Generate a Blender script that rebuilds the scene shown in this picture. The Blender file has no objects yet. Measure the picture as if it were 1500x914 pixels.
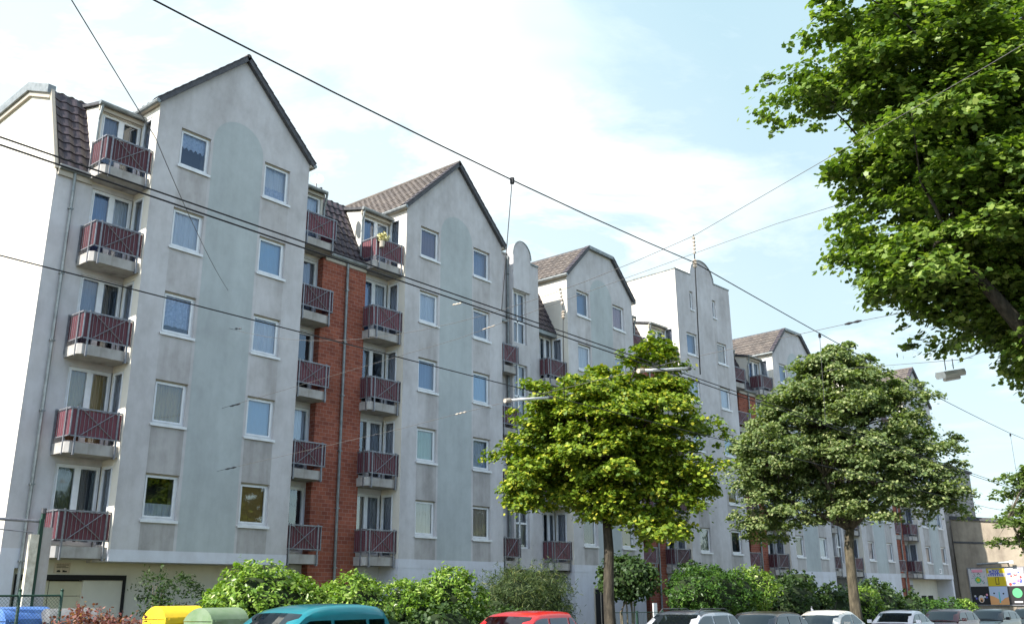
import bpy, math, random
import numpy as np
from mathutils import Vector, Matrix
R = math.radians
scene = bpy.context.scene
COL = scene.collection
rnd = random.Random(7)

# ---------------------------------------------------------------- camera, sky, sun, exposure
SUN_EL, SUN_AZ = 41.0, 12.0            # the sun stands over the left end of the street, a little behind the facade line
cam_d = bpy.data.cameras.new('camera'); cam = bpy.data.objects.new('camera', cam_d); COL.objects.link(cam)
cam_d.sensor_width = 36.0; cam_d.lens = 36.0*1360/1500; cam_d.clip_end = 3000; cam_d.clip_start = .1
_p = math.atan(417/1360.); _h = R(39.2); _r = math.atan(44/4437.)
_f = Vector((math.cos(_h)*math.cos(_p), math.sin(_h)*math.cos(_p), math.sin(_p)))
_ri = Vector((math.sin(_h), -math.cos(_h), 0)); _u = _ri.cross(_f)
_up = _u*math.cos(_r)+_ri*math.sin(_r); _rt = _ri*math.cos(_r)-_u*math.sin(_r)
cam.matrix_world = Matrix((( _rt.x,_up.x,-_f.x,0),(_rt.y,_up.y,-_f.y,0),(_rt.z,_up.z,-_f.z,1.7),(0,0,0,1)))
scene.camera = cam

W = bpy.data.worlds.new('World'); scene.world = W; W.use_nodes = True
nt = W.node_tree; nt.nodes.clear()
def nn(t, k, **kw):
    n = t.nodes.new(k)
    for a, b in kw.items(): setattr(n, a, b)
    return n
wo = nn(nt,'ShaderNodeOutputWorld'); bg = nn(nt,'ShaderNodeBackground'); sky = nn(nt,'ShaderNodeTexSky')
sky.sky_type = 'NISHITA'; sky.sun_disc = False; sky.sun_elevation = R(SUN_EL); sky.sun_rotation = R(-(90-SUN_AZ))
sky.air_density = 1.0; sky.dust_density = .5; sky.ozone_density = 1.6; sky.altitude = 50
bg.inputs['Strength'].default_value = .15
tc = nn(nt,'ShaderNodeTexCoord'); sx = nn(nt,'ShaderNodeSeparateXYZ'); nt.links.new(tc.outputs['Generated'], sx.inputs[0])
mx = nn(nt,'ShaderNodeMath', operation='MAXIMUM'); mx.inputs[1].default_value = .06; nt.links.new(sx.outputs['Z'], mx.inputs[0])
dx_ = nn(nt,'ShaderNodeMath', operation='DIVIDE'); dy_ = nn(nt,'ShaderNodeMath', operation='DIVIDE')
nt.links.new(sx.outputs['X'], dx_.inputs[0]); nt.links.new(mx.outputs[0], dx_.inputs[1])
nt.links.new(sx.outputs['Y'], dy_.inputs[0]); nt.links.new(mx.outputs[0], dy_.inputs[1])
cx_ = nn(nt,'ShaderNodeCombineXYZ'); nt.links.new(dx_.outputs[0], cx_.inputs[0]); nt.links.new(dy_.outputs[0], cx_.inputs[1])
OX, OY = 12.0, 4.0
def wnoise(scale, detail, rough, off, dist=0.0):
    mp = nn(nt,'ShaderNodeMapping'); mp.inputs['Location'].default_value = off
    nt.links.new(cx_.outputs[0], mp.inputs[0])
    n = nn(nt,'ShaderNodeTexNoise'); n.inputs['Scale'].default_value = scale; n.inputs['Detail'].default_value = detail
    n.inputs['Roughness'].default_value = rough; n.inputs['Distortion'].default_value = dist
    nt.links.new(mp.outputs[0], n.inputs['Vector']); return n
n1 = wnoise(1.25, 9, .62, (OX, OY, 0), .35); 
cr = nn(nt,'ShaderNodeValToRGB'); cr.color_ramp.elements[0].position = .48; cr.color_ramp.elements[1].position = .60
cr.color_ramp.elements[0].color = (0,0,0,1); cr.color_ramp.elements[1].color = (1,1,1,1)
nt.links.new(n1.outputs['Fac'], cr.inputs[0])
n2 = wnoise(.45, 5, .6, (7.4, 2.2, 0)); cr2 = nn(nt,'ShaderNodeValToRGB')
cr2.color_ramp.elements[0].position = .38; cr2.color_ramp.elements[1].position = .62
cr2.color_ramp.elements[0].color = (.16,.16,.16,1); cr2.color_ramp.elements[1].color = (1,1,1,1)
nt.links.new(n2.outputs['Fac'], cr2.inputs[0])
ml = nn(nt,'ShaderNodeMath', operation='MULTIPLY'); nt.links.new(cr.outputs[0], ml.inputs[0]); nt.links.new(cr2.outputs[0], ml.inputs[1])
veil = nn(nt,'ShaderNodeMath', operation='MULTIPLY_ADD', use_clamp=True); veil.inputs[1].default_value = .95; veil.inputs[2].default_value = .02
cz = nn(nt,'ShaderNodeMapRange'); cz.inputs['From Min'].default_value = .12; cz.inputs['From Max'].default_value = .56; cz.inputs['To Min'].default_value = .12; nt.links.new(sx.outputs['Z'], cz.inputs['Value'])
ml2 = nn(nt,'ShaderNodeMath', operation='MULTIPLY'); nt.links.new(ml.outputs[0], ml2.inputs[0]); nt.links.new(cz.outputs[0], ml2.inputs[1])
nt.links.new(ml2.outputs[0], veil.inputs[0])
mixc = nn(nt,'ShaderNodeMix', data_type='RGBA'); mixc.inputs['B'].default_value = (4.3, 4.35, 4.3, 1)
tint = nn(nt,'ShaderNodeMix', data_type='RGBA', blend_type='MULTIPLY'); tint.inputs['Factor'].default_value = 1; tint.inputs['B'].default_value = (1.06, 1.05, .98, 1)
nt.links.new(sky.outputs[0], tint.inputs['A']); # the side of the sky away from the sun: clear pale summer haze
hx = nn(nt,'ShaderNodeMath', operation='MULTIPLY'); hx.inputs[1].default_value = .776; nt.links.new(sx.outputs['X'], hx.inputs[0])
hy = nn(nt,'ShaderNodeMath', operation='MULTIPLY_ADD'); hy.inputs[1].default_value = .632; nt.links.new(sx.outputs['Y'], hy.inputs[0]); nt.links.new(hx.outputs[0], hy.inputs[2])
hr = nn(nt,'ShaderNodeMapRange', interpolation_type='SMOOTHSTEP'); hr.inputs['From Min'].default_value = 0; hr.inputs['From Max'].default_value = .5; hr.inputs['To Max'].default_value = .88; nt.links.new(hy.outputs[0], hr.inputs['Value'])
zr = nn(nt,'ShaderNodeMapRange'); zr.inputs['From Min'].default_value = .0; zr.inputs['From Max'].default_value = .6; nt.links.new(sx.outputs['Z'], zr.inputs['Value'])
hz = nn(nt,'ShaderNodeMix', data_type='RGBA'); hz.inputs['A'].default_value = (2.1,2.5,2.62,1); hz.inputs['B'].default_value = (1.6,2.3,2.55,1); nt.links.new(zr.outputs[0], hz.inputs['Factor'])
clr = nn(nt,'ShaderNodeMix', data_type='RGBA'); nt.links.new(hr.outputs[0], clr.inputs['Factor']); nt.links.new(tint.outputs['Result'], clr.inputs['A']); nt.links.new(hz.outputs['Result'], clr.inputs['B'])
lr = nn(nt,'ShaderNodeMapRange'); lr.inputs['From Min'].default_value = .35; lr.inputs['From Max'].default_value = .95; lr.inputs['To Max'].default_value = .42; nt.links.new(sx.outputs['Y'], lr.inputs['Value'])
va = nn(nt,'ShaderNodeMath', operation='ADD', use_clamp=True); nt.links.new(veil.outputs[0], va.inputs[0]); nt.links.new(lr.outputs[0], va.inputs[1])
nt.links.new(va.outputs[0], mixc.inputs['Factor']); nt.links.new(clr.outputs['Result'], mixc.inputs['A'])
nt.links.new(mixc.outputs['Result'], bg.inputs['Color']); nt.links.new(bg.outputs[0], wo.inputs[0])

sd = bpy.data.lights.new('sun','SUN'); sd.energy = 4.2; sd.angle = R(.5); sd.color = (1,.95,.87)
sun = bpy.data.objects.new('sun', sd); COL.objects.link(sun)
_s = Vector((-math.cos(R(SUN_AZ))*math.cos(R(SUN_EL)), math.sin(R(SUN_AZ))*math.cos(R(SUN_EL)), math.sin(R(SUN_EL))))
sun.rotation_euler = _s.to_track_quat('Z','Y').to_euler(); sun.location = _s*60
vs = scene.view_settings; vs.view_transform = 'Standard'; vs.look = 'None'; vs.gamma = 1; vs.exposure = 1.3; vs.use_curve_mapping = False
scene.render.engine = 'CYCLES'; scene.cycles.max_bounces = 6; scene.cycles.transparent_max_bounces = 16

# ---------------------------------------------------------------- materials
MATS = {}
def pr(name, col, rough=.85, metal=0, col2=None, scale=6, detail=6, lo=.35, hi=.65, bump=0, bscale=None, spec=.3, stretch=None, coat=0):
    m = bpy.data.materials.new(name); m.use_nodes = True; t = m.node_tree; b = t.nodes['Principled BSDF']
    b.inputs['Roughness'].default_value = rough; b.inputs['Metallic'].default_value = metal; b.inputs['Specular IOR Level'].default_value = spec
    b.inputs['Coat Weight'].default_value = coat; b.inputs['Coat Roughness'].default_value = .05
    c = (*col, 1); b.inputs['Base Color'].default_value = c
    tcn = nn(t,'ShaderNodeTexCoord'); mp = nn(t,'ShaderNodeMapping'); t.links.new(tcn.outputs['Object'], mp.inputs[0])
    if stretch: mp.inputs['Scale'].default_value = stretch
    if col2:
        n = nn(t,'ShaderNodeTexNoise'); n.inputs['Scale'].default_value = scale; n.inputs['Detail'].default_value = detail; n.inputs['Roughness'].default_value = .62
        t.links.new(mp.outputs[0], n.inputs['Vector'])
        r = nn(t,'ShaderNodeValToRGB'); r.color_ramp.elements[0].position = lo; r.color_ramp.elements[1].position = hi
        r.color_ramp.elements[0].color = c; r.color_ramp.elements[1].color = (*col2,1)
        t.links.new(n.outputs['Fac'], r.inputs[0]); t.links.new(r.outputs[0], b.inputs['Base Color'])
    if bump:
        n = nn(t,'ShaderNodeTexNoise'); n.inputs['Scale'].default_value = bscale or 60; n.inputs['Detail'].default_value = 5
        t.links.new(mp.outputs[0], n.inputs['Vector'])
        bp = nn(t,'ShaderNodeBump'); bp.inputs['Strength'].default_value = bump; bp.inputs['Distance'].default_value = .02
        t.links.new(n.outputs['Fac'], bp.inputs['Height']); t.links.new(bp.outputs[0], b.inputs['Normal'])
    MATS[name] = m; return m

def stucco(name, col, dirt, amt=.5, streak=.5):
    """render plaster: broad grime clouds, thin vertical run-off streaks, fine grain"""
    m = bpy.data.materials.new(name); m.use_nodes = True; t = m.node_tree; b = t.nodes['Principled BSDF']
    b.inputs['Roughness'].default_value = .92; b.inputs['Specular IOR Level'].default_value = .15
    tcn = nn(t,'ShaderNodeTexCoord')
    def noise(sc, det, stretch, lo, hi):
        mp = nn(t,'ShaderNodeMapping'); mp.inputs['Scale'].default_value = stretch; t.links.new(tcn.outputs['Object'], mp.inputs[0])
        n = nn(t,'ShaderNodeTexNoise'); n.inputs['Scale'].default_value = sc; n.inputs['Detail'].default_value = det; n.inputs['Roughness'].default_value = .6
        t.links.new(mp.outputs[0], n.inputs['Vector'])
        r = nn(t,'ShaderNodeMapRange'); r.inputs['From Min'].default_value = lo; r.inputs['From Max'].default_value = hi
        t.links.new(n.outputs['Fac'], r.inputs['Value']); return r
    a = noise(.55, 7, (1,1,.6), .38, .68); s = noise(2.2, 6, (1,1,.06), .42, .72); g = noise(3.2, 8, (1,1,.7), .4, .68)
    m1 = nn(t,'ShaderNodeMath', operation='MULTIPLY'); m1.inputs[1].default_value = amt; t.links.new(a.outputs[0], m1.inputs[0])
    m2 = nn(t,'ShaderNodeMath', operation='MULTIPLY_ADD'); m2.inputs[1].default_value = streak; t.links.new(s.outputs[0], m2.inputs[0]); t.links.new(m1.outputs[0], m2.inputs[2])
    m3 = nn(t,'ShaderNodeMath', operation='MULTIPLY_ADD', use_clamp=True); m3.inputs[1].default_value = .30; t.links.new(g.outputs[0], m3.inputs[0]); t.links.new(m2.outputs[0], m3.inputs[2])
    mc = nn(t,'ShaderNodeMix', data_type='RGBA'); mc.inputs['A'].default_value = (*col,1); mc.inputs['B'].default_value = (*dirt,1)
    t.links.new(m3.outputs[0], mc.inputs['Factor']); t.links.new(mc.outputs['Result'], b.inputs['Base Color'])
    n = nn(t,'ShaderNodeTexNoise'); n.inputs['Scale'].default_value = 45; n.inputs['Detail'].default_value = 4; t.links.new(tcn.outputs['Object'], n.inputs['Vector'])
    bp = nn(t,'ShaderNodeBump'); bp.inputs['Strength'].default_value = .35; bp.inputs['Distance'].default_value = .01
    t.links.new(n.outputs['Fac'], bp.inputs['Height']); t.links.new(bp.outputs[0], b.inputs['Normal'])
    MATS[name] = m; return m

stucco('plaster', (.54,.525,.53), (.36,.34,.335), .6, .28)
stucco('plaster_washed', (.52,.50,.50), (.32,.30,.29), .65, .4)
stucco('plaster_stained', (.45,.43,.42), (.25,.235,.225), .55, .5)
stucco('plaster_green', (.43,.46,.46), (.32,.34,.34), .6, .3)
stucco('plaster_white', (.60,.61,.66), (.45,.44,.46), .4, .25)
stucco('plaster_cream', (.60,.55,.40), (.44,.38,.27), .4, .3)
stucco('plaster_beige', (.36,.31,.24), (.22,.185,.145), .7, .5)
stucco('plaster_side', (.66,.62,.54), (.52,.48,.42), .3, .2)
stucco('concrete', (.44,.42,.40), (.24,.22,.20), .7, .6)
stucco('asphalt', (.055,.055,.058), (.035,.035,.036), .6, .1)
stucco('paving', (.26,.25,.24), (.16,.155,.15), .6, .1)
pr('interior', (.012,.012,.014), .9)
pr('pvc', (.72,.73,.74), .35, col2=(.60,.61,.62), scale=3, spec=.4)
pr('pvc_beige', (.38,.34,.28), .6)
pr('zinc', (.26,.28,.28), .5, .5, col2=(.16,.175,.175), scale=5, spec=.5)
pr('steel', (.25,.26,.28), .5, .5, col2=(.16,.16,.175), scale=12, spec=.5)
pr('slate', (.045,.046,.052), .6, col2=(.085,.085,.09), scale=7)
pr('panel_red', (.105,.019,.03), .6, col2=(.15,.038,.052), scale=5, lo=.3, hi=.75, stretch=(1,1,.3))
pr('tile', (.066,.052,.058), .45, col2=(.034,.029,.036), scale=3.5, lo=.35, hi=.6, bump=.3, bscale=30)
pr('tile_brown', (.145,.122,.105), .8, col2=(.075,.065,.06), scale=2.2, lo=.35, hi=.65, bump=.4, bscale=20)
pr('bark', (.10,.082,.062), .95, col2=(.20,.175,.13), scale=7, bump=1, bscale=18, stretch=(1,1,.35))
pr('bark_dark', (.028,.024,.018), .95, col2=(.075,.062,.045), scale=11, bump=1, bscale=24, stretch=(1,1,.25), lo=.4, hi=.7)
pr('ink_cream', (.62,.58,.30), .8)
pr('bark_mid', (.045,.038,.026), .95, col2=(.125,.105,.07), scale=10, bump=1, bscale=22, stretch=(1,1,.25), lo=.38, hi=.68)
pr('bark_pale', (.62,.58,.48), .7, col2=(.40,.36,.28), scale=8)
pr('dark_core', (.012,.022,.008), .95, col2=(.025,.04,.012), scale=8)  # near-black, the shade inside the bushes put into the colour
pr('black_wire', (.02,.02,.022), .6)
pr('grey_wire', (.10,.095,.09), .6)
pr('porcelain', (.55,.50,.42), .4, col2=(.28,.22,.17), scale=20)
pr('fence_green', (.015,.045,.03), .5)
pr('rubber', (.015,.015,.016), .8)
pr('rim', (.4,.4,.42), .3, .8)
pr('lamp_white', (.72,.72,.70), .4)
pr('tail', (.35,.01,.01), .3)
pr('headlamp', (.6,.62,.65), .1, .3)
pr('earth', (.07,.055,.038), .95, col2=(.04,.06,.02), scale=3)
def car_paint(name, col, metal=0.0): return pr(name, col, .28, metal, spec=.5, coat=.8, col2=tuple(c*.86 for c in col), scale=2)
def brickmat():
    m = bpy.data.materials.new('brick'); m.use_nodes = True; t = m.node_tree; b = t.nodes['Principled BSDF']
    b.inputs['Roughness'].default_value = .9; b.inputs['Specular IOR Level'].default_value = .15
    tcn = nn(t,'ShaderNodeTexCoord'); s = nn(t,'ShaderNodeSeparateXYZ'); t.links.new(tcn.outputs['Object'], s.inputs[0])
    ad = nn(t,'ShaderNodeMath', operation='ADD'); t.links.new(s.outputs['X'], ad.inputs[0]); t.links.new(s.outputs['Y'], ad.inputs[1])
    cb = nn(t,'ShaderNodeCombineXYZ'); t.links.new(ad.outputs[0], cb.inputs[0]); t.links.new(s.outputs['Z'], cb.inputs[1])
    br = nn(t,'ShaderNodeTexBrick'); br.inputs['Scale'].default_value = 1; br.inputs['Brick Width'].default_value = .27; br.inputs['Row Height'].default_value = .135
    br.inputs['Mortar Size'].default_value = .008; br.inputs['Mortar Smooth'].default_value = .4; br.inputs['Bias'].default_value = -.1
    br.inputs['Color1'].default_value = (.31,.10,.062,1); br.inputs['Color2'].default_value = (.21,.062,.042,1); br.inputs['Mortar'].default_value = (.33,.2,.165,1)
    t.links.new(cb.outputs[0], br.inputs['Vector'])
    n = nn(t,'ShaderNodeTexNoise'); n.inputs['Scale'].default_value = .8; n.inputs['Detail'].default_value = 7; t.links.new(tcn.outputs['Object'], n.inputs['Vector'])
    mc = nn(t,'ShaderNodeMix', data_type='RGBA', blend_type='MULTIPLY'); mc.inputs['Factor'].default_value = .5
    t.links.new(br.outputs['Color'], mc.inputs['A'])
    r = nn(t,'ShaderNodeValToRGB'); r.color_ramp.elements[0].position = .35; r.color_ramp.elements[0].color = (.5,.5,.5,1); r.color_ramp.elements[1].position = .65
    t.links.new(n.outputs['Fac'], r.inputs[0]); t.links.new(r.outputs[0], mc.inputs['B'])
    t.links.new(mc.outputs['Result'], b.inputs['Base Color'])
    bp = nn(t,'ShaderNodeBump'); bp.inputs['Strength'].default_value = .4; bp.inputs['Distance'].default_value = .01; bp.invert = True
    t.links.new(br.outputs['Fac'], bp.inputs['Height']); t.links.new(bp.outputs[0], b.inputs['Normal'])
    MATS['brick'] = m
_m = MATS['panel_red']; _t = _m.node_tree; _b = _t.nodes['Principled BSDF']; _src = _b.inputs['Base Color'].links[0].from_socket
_oi = nn(_t,'ShaderNodeObjectInfo'); _mr = nn(_t,'ShaderNodeMapRange'); _mr.inputs['To Min'].default_value = .65; _mr.inputs['To Max'].default_value = 1.25; _t.links.new(_oi.outputs['Random'], _mr.inputs['Value'])
_hs = nn(_t,'ShaderNodeHueSaturation'); _t.links.new(_mr.outputs[0], _hs.inputs['Value']); _hs.inputs['Saturation'].default_value = .88; _t.links.new(_src, _hs.inputs['Color']); _t.links.new(_hs.outputs[0], _b.inputs['Base Color'])
brickmat()
def glass(name, tint=(.84,.87,.9), refl=.16, rough=.03):
    m = bpy.data.materials.new(name); m.use_nodes = True; t = m.node_tree; t.nodes.clear()
    o = nn(t,'ShaderNodeOutputMaterial'); mi = nn(t,'ShaderNodeMixShader'); tr = nn(t,'ShaderNodeBsdfTransparent'); gl = nn(t,'ShaderNodeBsdfGlossy')
    fr = nn(t,'ShaderNodeFresnel'); fr.inputs['IOR'].default_value = 1.5
    a = nn(t,'ShaderNodeMath', operation='ADD', use_clamp=True); a.inputs[1].default_value = refl; t.links.new(fr.outputs[0], a.inputs[0])
    tr.inputs[0].default_value = (*tint,1); gl.inputs['Roughness'].default_value = rough; gl.inputs[0].default_value = (.9,.95,1,1)
    tcn = nn(t,'ShaderNodeTexCoord'); n = nn(t,'ShaderNodeTexNoise'); n.inputs['Scale'].default_value = 1.3; t.links.new(tcn.outputs['Object'], n.inputs['Vector'])
    bp = nn(t,'ShaderNodeBump'); bp.inputs['Strength'].default_value = .15; bp.inputs['Distance'].default_value = .03; t.links.new(n.outputs['Fac'], bp.inputs['Height']); t.links.new(bp.outputs[0], gl.inputs['Normal'])
    t.links.new(a.outputs[0], mi.inputs[0]); t.links.new(tr.outputs[0], mi.inputs[1]); t.links.new(gl.outputs[0], mi.inputs[2]); t.links.new(mi.outputs[0], o.inputs[0])
    MATS[name] = m
glass('glass', refl=.05); glass('car_glass', (.12,.14,.15), .06)
def cloth(name, col, col2, sc=3, stretch=(9,9,.4)):
    m = pr(name, col, .9, col2=col2, scale=sc, stretch=stretch, lo=.3, hi=.7); return m
cloth('cur_white', (.68,.72,.78), (.50,.55,.62)); cloth('cur_lace', (.60,.68,.82), (.30,.38,.52), 14, (1,1,1))
cloth('cur_blue', (.38,.55,.70), (.34,.50,.66)); cloth('cur_yellow', (.55,.40,.15), (.30,.21,.075)); cloth('cur_ochre', (.46,.32,.12), (.36,.25,.09), 3, (.4,.4,14))
cloth('cur_green', (.36,.52,.42), (.26,.42,.34)); cloth('cur_purple', (.13,.12,.21), (.10,.09,.16)); cloth('cur_grey', (.36,.37,.42), (.24,.25,.29))
cloth('cur_cream', (.62,.52,.42), (.42,.35,.28)); cloth('cur_pink', (.50,.34,.40), (.36,.22,.28)); cloth('cur_deepblue', (.05,.13,.26), (.035,.09,.19)); cloth('cur_dark', (.06,.075,.09), (.03,.035,.045))
cloth('sky_reflection', (.16,.28,.46), (.14,.24,.42), 1, (1,1,1))  # no cloth: sky mirrored in the panes, put into a sheet's colour

def leafmat(name, c1, c2, c3=None, trans=.35, rough=.55):
    m = bpy.data.materials.new(name); m.use_nodes = True; t = m.node_tree; t.nodes.clear()
    o = nn(t,'ShaderNodeOutputMaterial'); g = nn(t,'ShaderNodeNewGeometry'); r = nn(t,'ShaderNodeValToRGB')
    e = r.color_ramp.elements; e[0].color = (*c1,1); e[1].color = (*c2,1); e[1].position = .8
    if c3: x = e.new(.97); x.color = (*c3,1)
    t.links.new(g.outputs['Random Per Island'], r.inputs[0])
    p = nn(t,'ShaderNodeBsdfPrincipled'); p.inputs['Roughness'].default_value = rough; p.inputs['Specular IOR Level'].default_value = .3
    tl = nn(t,'ShaderNodeBsdfTranslucent'); hs = nn(t,'ShaderNodeMix', data_type='RGBA', blend_type='MULTIPLY'); hs.inputs['Factor'].default_value = 1; hs.inputs['B'].default_value = (1.5,1.7,.5,1)
    t.links.new(r.outputs[0], p.inputs['Base Color']); t.links.new(r.outputs[0], hs.inputs['A']); t.links.new(hs.outputs['Result'], tl.inputs[0])
    mi = nn(t,'ShaderNodeMixShader'); mi.inputs[0].default_value = trans
    t.links.new(p.outputs[0], mi.inputs[1]); t.links.new(tl.outputs[0], mi.inputs[2]); t.links.new(mi.outputs[0], o.inputs[0]); MATS[name] = m
leafmat('leaf_maple', (.05,.10,.018), (.16,.23,.04), (.26,.32,.08), .32, .42)
leafmat('leaf_yellow', (.06,.12,.012), (.20,.265,.02), (.38,.36,.035), .24)
leafmat('leaf_grey', (.075,.12,.04), (.18,.225,.08), (.34,.36,.17), .30)
leafmat('leaf_far', (.07,.12,.03), (.14,.19,.05), None, .35)
leafmat('leaf_laurel', (.075,.16,.018), (.19,.29,.04), (.38,.46,.14), .25, .3)
leafmat('leaf_laurel_dark', (.028,.075,.012), (.06,.13,.02), (.10,.17,.03), .25, .4)
leafmat('leaf_dark', (.022,.05,.014), (.05,.09,.022), None, .25)
leafmat('leaf_conifer', (.03,.055,.016), (.07,.105,.03), (.13,.14,.04), .2)
leafmat('leaf_red', (.10,.028,.026), (.20,.075,.06), (.30,.17,.13), .3)

# ---------------------------------------------------------------- mesh helpers
class MB:
    def __init__(s): s.v = []; s.f = []; s.m = []; s.mats = []
    def mi(s, mat):
        if mat not in s.mats: s.mats.append(mat)
        return s.mats.index(mat)
    def face(s, pts, mat):
        n = len(s.v); s.v += [tuple(p) for p in pts]; s.f.append(tuple(range(n, n+len(pts)))); s.m.append(s.mi(mat))
    def box(s, x0, x1, y0, y1, z0, z1, mat, F=None, bev=0):
        F = F or (lambda a,b,c: (a,b,c))
        P = [F(a,b,c) for a,b,c in ((x0,y0,z0),(x1,y0,z0),(x1,y1,z0),(x0,y1,z0),(x0,y0,z1),(x1,y0,z1),(x1,y1,z1),(x0,y1,z1))]
        n = len(s.v); s.v += P; k = s.mi(mat)
        for q in ((0,3,2,1),(4,5,6,7),(0,1,5,4),(1,2,6,5),(2,3,7,6),(3,0,4,7)): s.f.append(tuple(n+i for i in q)); s.m.append(k)
    def prism(s, poly, F, a0, a1, mat):
        """poly: 2D points, F(u,v,a) -> xyz"""
        n = len(s.v); L = len(poly); k = s.mi(mat)
        s.v += [F(u,v,a0) for u,v in poly]+[F(u,v,a1) for u,v in poly]
        s.f.append(tuple(range(n, n+L))); s.m.append(k); s.f.append(tuple(range(n+2*L-1, n+L-1, -1))); s.m.append(k)
        for i in range(L): j = (i+1)%L; s.f.append((n+i, n+L+i, n+L+j, n+j)); s.m.append(k)
    def tube(s, path, rad, mat, n=8, caps=True):
        P = [Vector(p) for p in path]; rad = rad if isinstance(rad,(list,tuple)) else [rad]*len(P); k = s.mi(mat); rings = []
        prev = None
        for i, p in enumerate(P):
            d = (P[min(i+1,len(P)-1)]-P[max(i-1,0)]).normalized()
            a = Vector((0,0,1)) if abs(d.z) < .9 else Vector((1,0,0))
            if prev is not None and (prev - d*prev.dot(d)).length > .1: a = prev
            e1 = (a-d*a.dot(d)).normalized(); prev = e1; e2 = d.cross(e1)
            b = len(s.v); s.v += [tuple(p+(e1*math.cos(2*math.pi*j/n)+e2*math.sin(2*math.pi*j/n))*rad[i]) for j in range(n)]; rings.append(b)
        for i in range(len(rings)-1):
            for j in range(n): s.f.append((rings[i]+j, rings[i]+(j+1)%n, rings[i+1]+(j+1)%n, rings[i+1]+j)); s.m.append(k)
        if caps:
            s.f.append(tuple(rings[0]+j for j in range(n-1,-1,-1))); s.m.append(k); s.f.append(tuple(rings[-1]+j for j in range(n))); s.m.append(k)
    def build(s, name, parent=None, smooth=False, origin=None, loc=None, rot=0):
        o0 = Vector(origin) if origin is not None else (parent_loc(parent) if parent else Vector((0,0,0)))
        me = bpy.data.meshes.new(name); me.from_pydata([(a-o0.x, b-o0.y, c-o0.z) for a,b,c in s.v], [], s.f)
        for m in s.mats: me.materials.append(MATS[m])
        me.polygons.foreach_set('material_index', s.m)
        if smooth: me.polygons.foreach_set('use_smooth', [True]*len(s.f))
        me.update()
        o = bpy.data.objects.new(name, me); COL.objects.link(o)
        if parent: o.parent = parent; o.location = (o0-parent_loc(parent)) if origin is not None else (0,0,0)
        else: o.location = o0
        if loc is not None: o.location = loc
        o.rotation_euler.z = rot
        return o
def parent_loc(p):
    v = Vector((0,0,0))
    while p is not None: v = v+p.location; p = p.parent
    return v
def empty(name, loc, label, cat, group=None, rz=0):
    o = bpy.data.objects.new(name, None); COL.objects.link(o); o.location = loc; o.rotation_euler.z = rz; o.empty_display_size = .3
    return tag(o, label, cat, group)
def tag(o, label, cat, group=None):
    o['label'] = label; o['category'] = cat
    if group: o['group'] = group
    return o
def struct(o): o['kind'] = 'structure'; return o
def copy_part(o, parent, loc=None, rot=None):
    c = o.copy(); COL.objects.link(c); c.parent = parent
    if loc is not None: c.location = loc
    if rot is not None: c.rotation_euler.z = rot
    for ch in list(o.children): copy_part(ch, c)
    return c

# ---------------------------------------------------------------- ground, road, pavements
def gz(x): return 0.0 if x < 14 else -.0135*(min(x,110)-14)
BEND = R(4.3)
def st(s_, d, z):                      # street frame: s along the facades, d behind the facade line (y=25); bends beyond s=42
    if s_ <= 42: return (s_, 25+d, z)
    q = s_-42; return (42+q*math.cos(BEND)+d*math.sin(BEND)*min(1,q/3.), 25-q*math.sin(BEND)+d*math.cos(BEND), z)
def sheet(name, d0, d1, h, mat, s0=-60, s1=200, edge=None):
    b = MB(); S = [s0,14]+[14+4*i for i in range(1,int((s1-14)/4)+1)]
    for a, c in zip(S, S[1:]):
        b.face([st(a,d0,gz(a)+h), st(c,d0,gz(c)+h), st(c,d1,gz(c)+h), st(a,d1,gz(a)+h)], mat)
        if edge is not None:
            b.face([st(a,edge,gz(a)+h-.2), st(c,edge,gz(c)+h-.2), st(c,edge,gz(c)+h), st(a,edge,gz(a)+h)], mat)
    return struct(b.build(name))
b = MB()
XS = [-600,-60,14]+[14+8*i for i in range(1,13)]+[300,900]
for a, c in zip(XS, XS[1:]): b.face([(a,-600,gz(a)-.03),(c,-600,gz(c)-.03),(c,900,gz(c)-.03),(a,900,gz(a)-.03)], 'earth')
struct(b.build('ground'))
sheet('road', -22.2, -10.7, 0.0, 'asphalt')
sheet('pavement', -10.7, -8.0, .13, 'paving', edge=-10.7)
sheet('pavement', -28.0, -22.2, .13, 'paving', edge=-22.2)
sheet('front_garden', -8.0, 2.0, .10, 'earth')
b = MB()
for yc in (6.9, 9.4):
    for o_ in (-.5,.5):
        y = yc+o_-25
        for a in range(-40,150,10): b.face([st(a,y-.03,gz(a)+.006), st(a+10,y-.03,gz(a+10)+.006), st(a+10,y+.03,gz(a+10)+.006), st(a,y+.03,gz(a)+.006)], 'steel')
struct(b.build('tram_track'))

# ---------------------------------------------------------------- the long apartment building
ROOT = empty('apartment_building', (47,27,0), 'long grey gabled apartment block with red brick bays and dark red balconies', 'building')
RL = ROOT.location.copy()
class Frame:
    def __init__(s, piv, dl): s.p = piv; s.c = math.cos(dl); s.s = math.sin(dl); s.dl = dl
    def __call__(s, a, d, z):
        q = a-s.p; return (s.p+q*s.c+d*s.s, 25-q*s.s+d*s.c, z)
F1 = Frame(42, 0); F2 = Frame(42, BEND)

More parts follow.
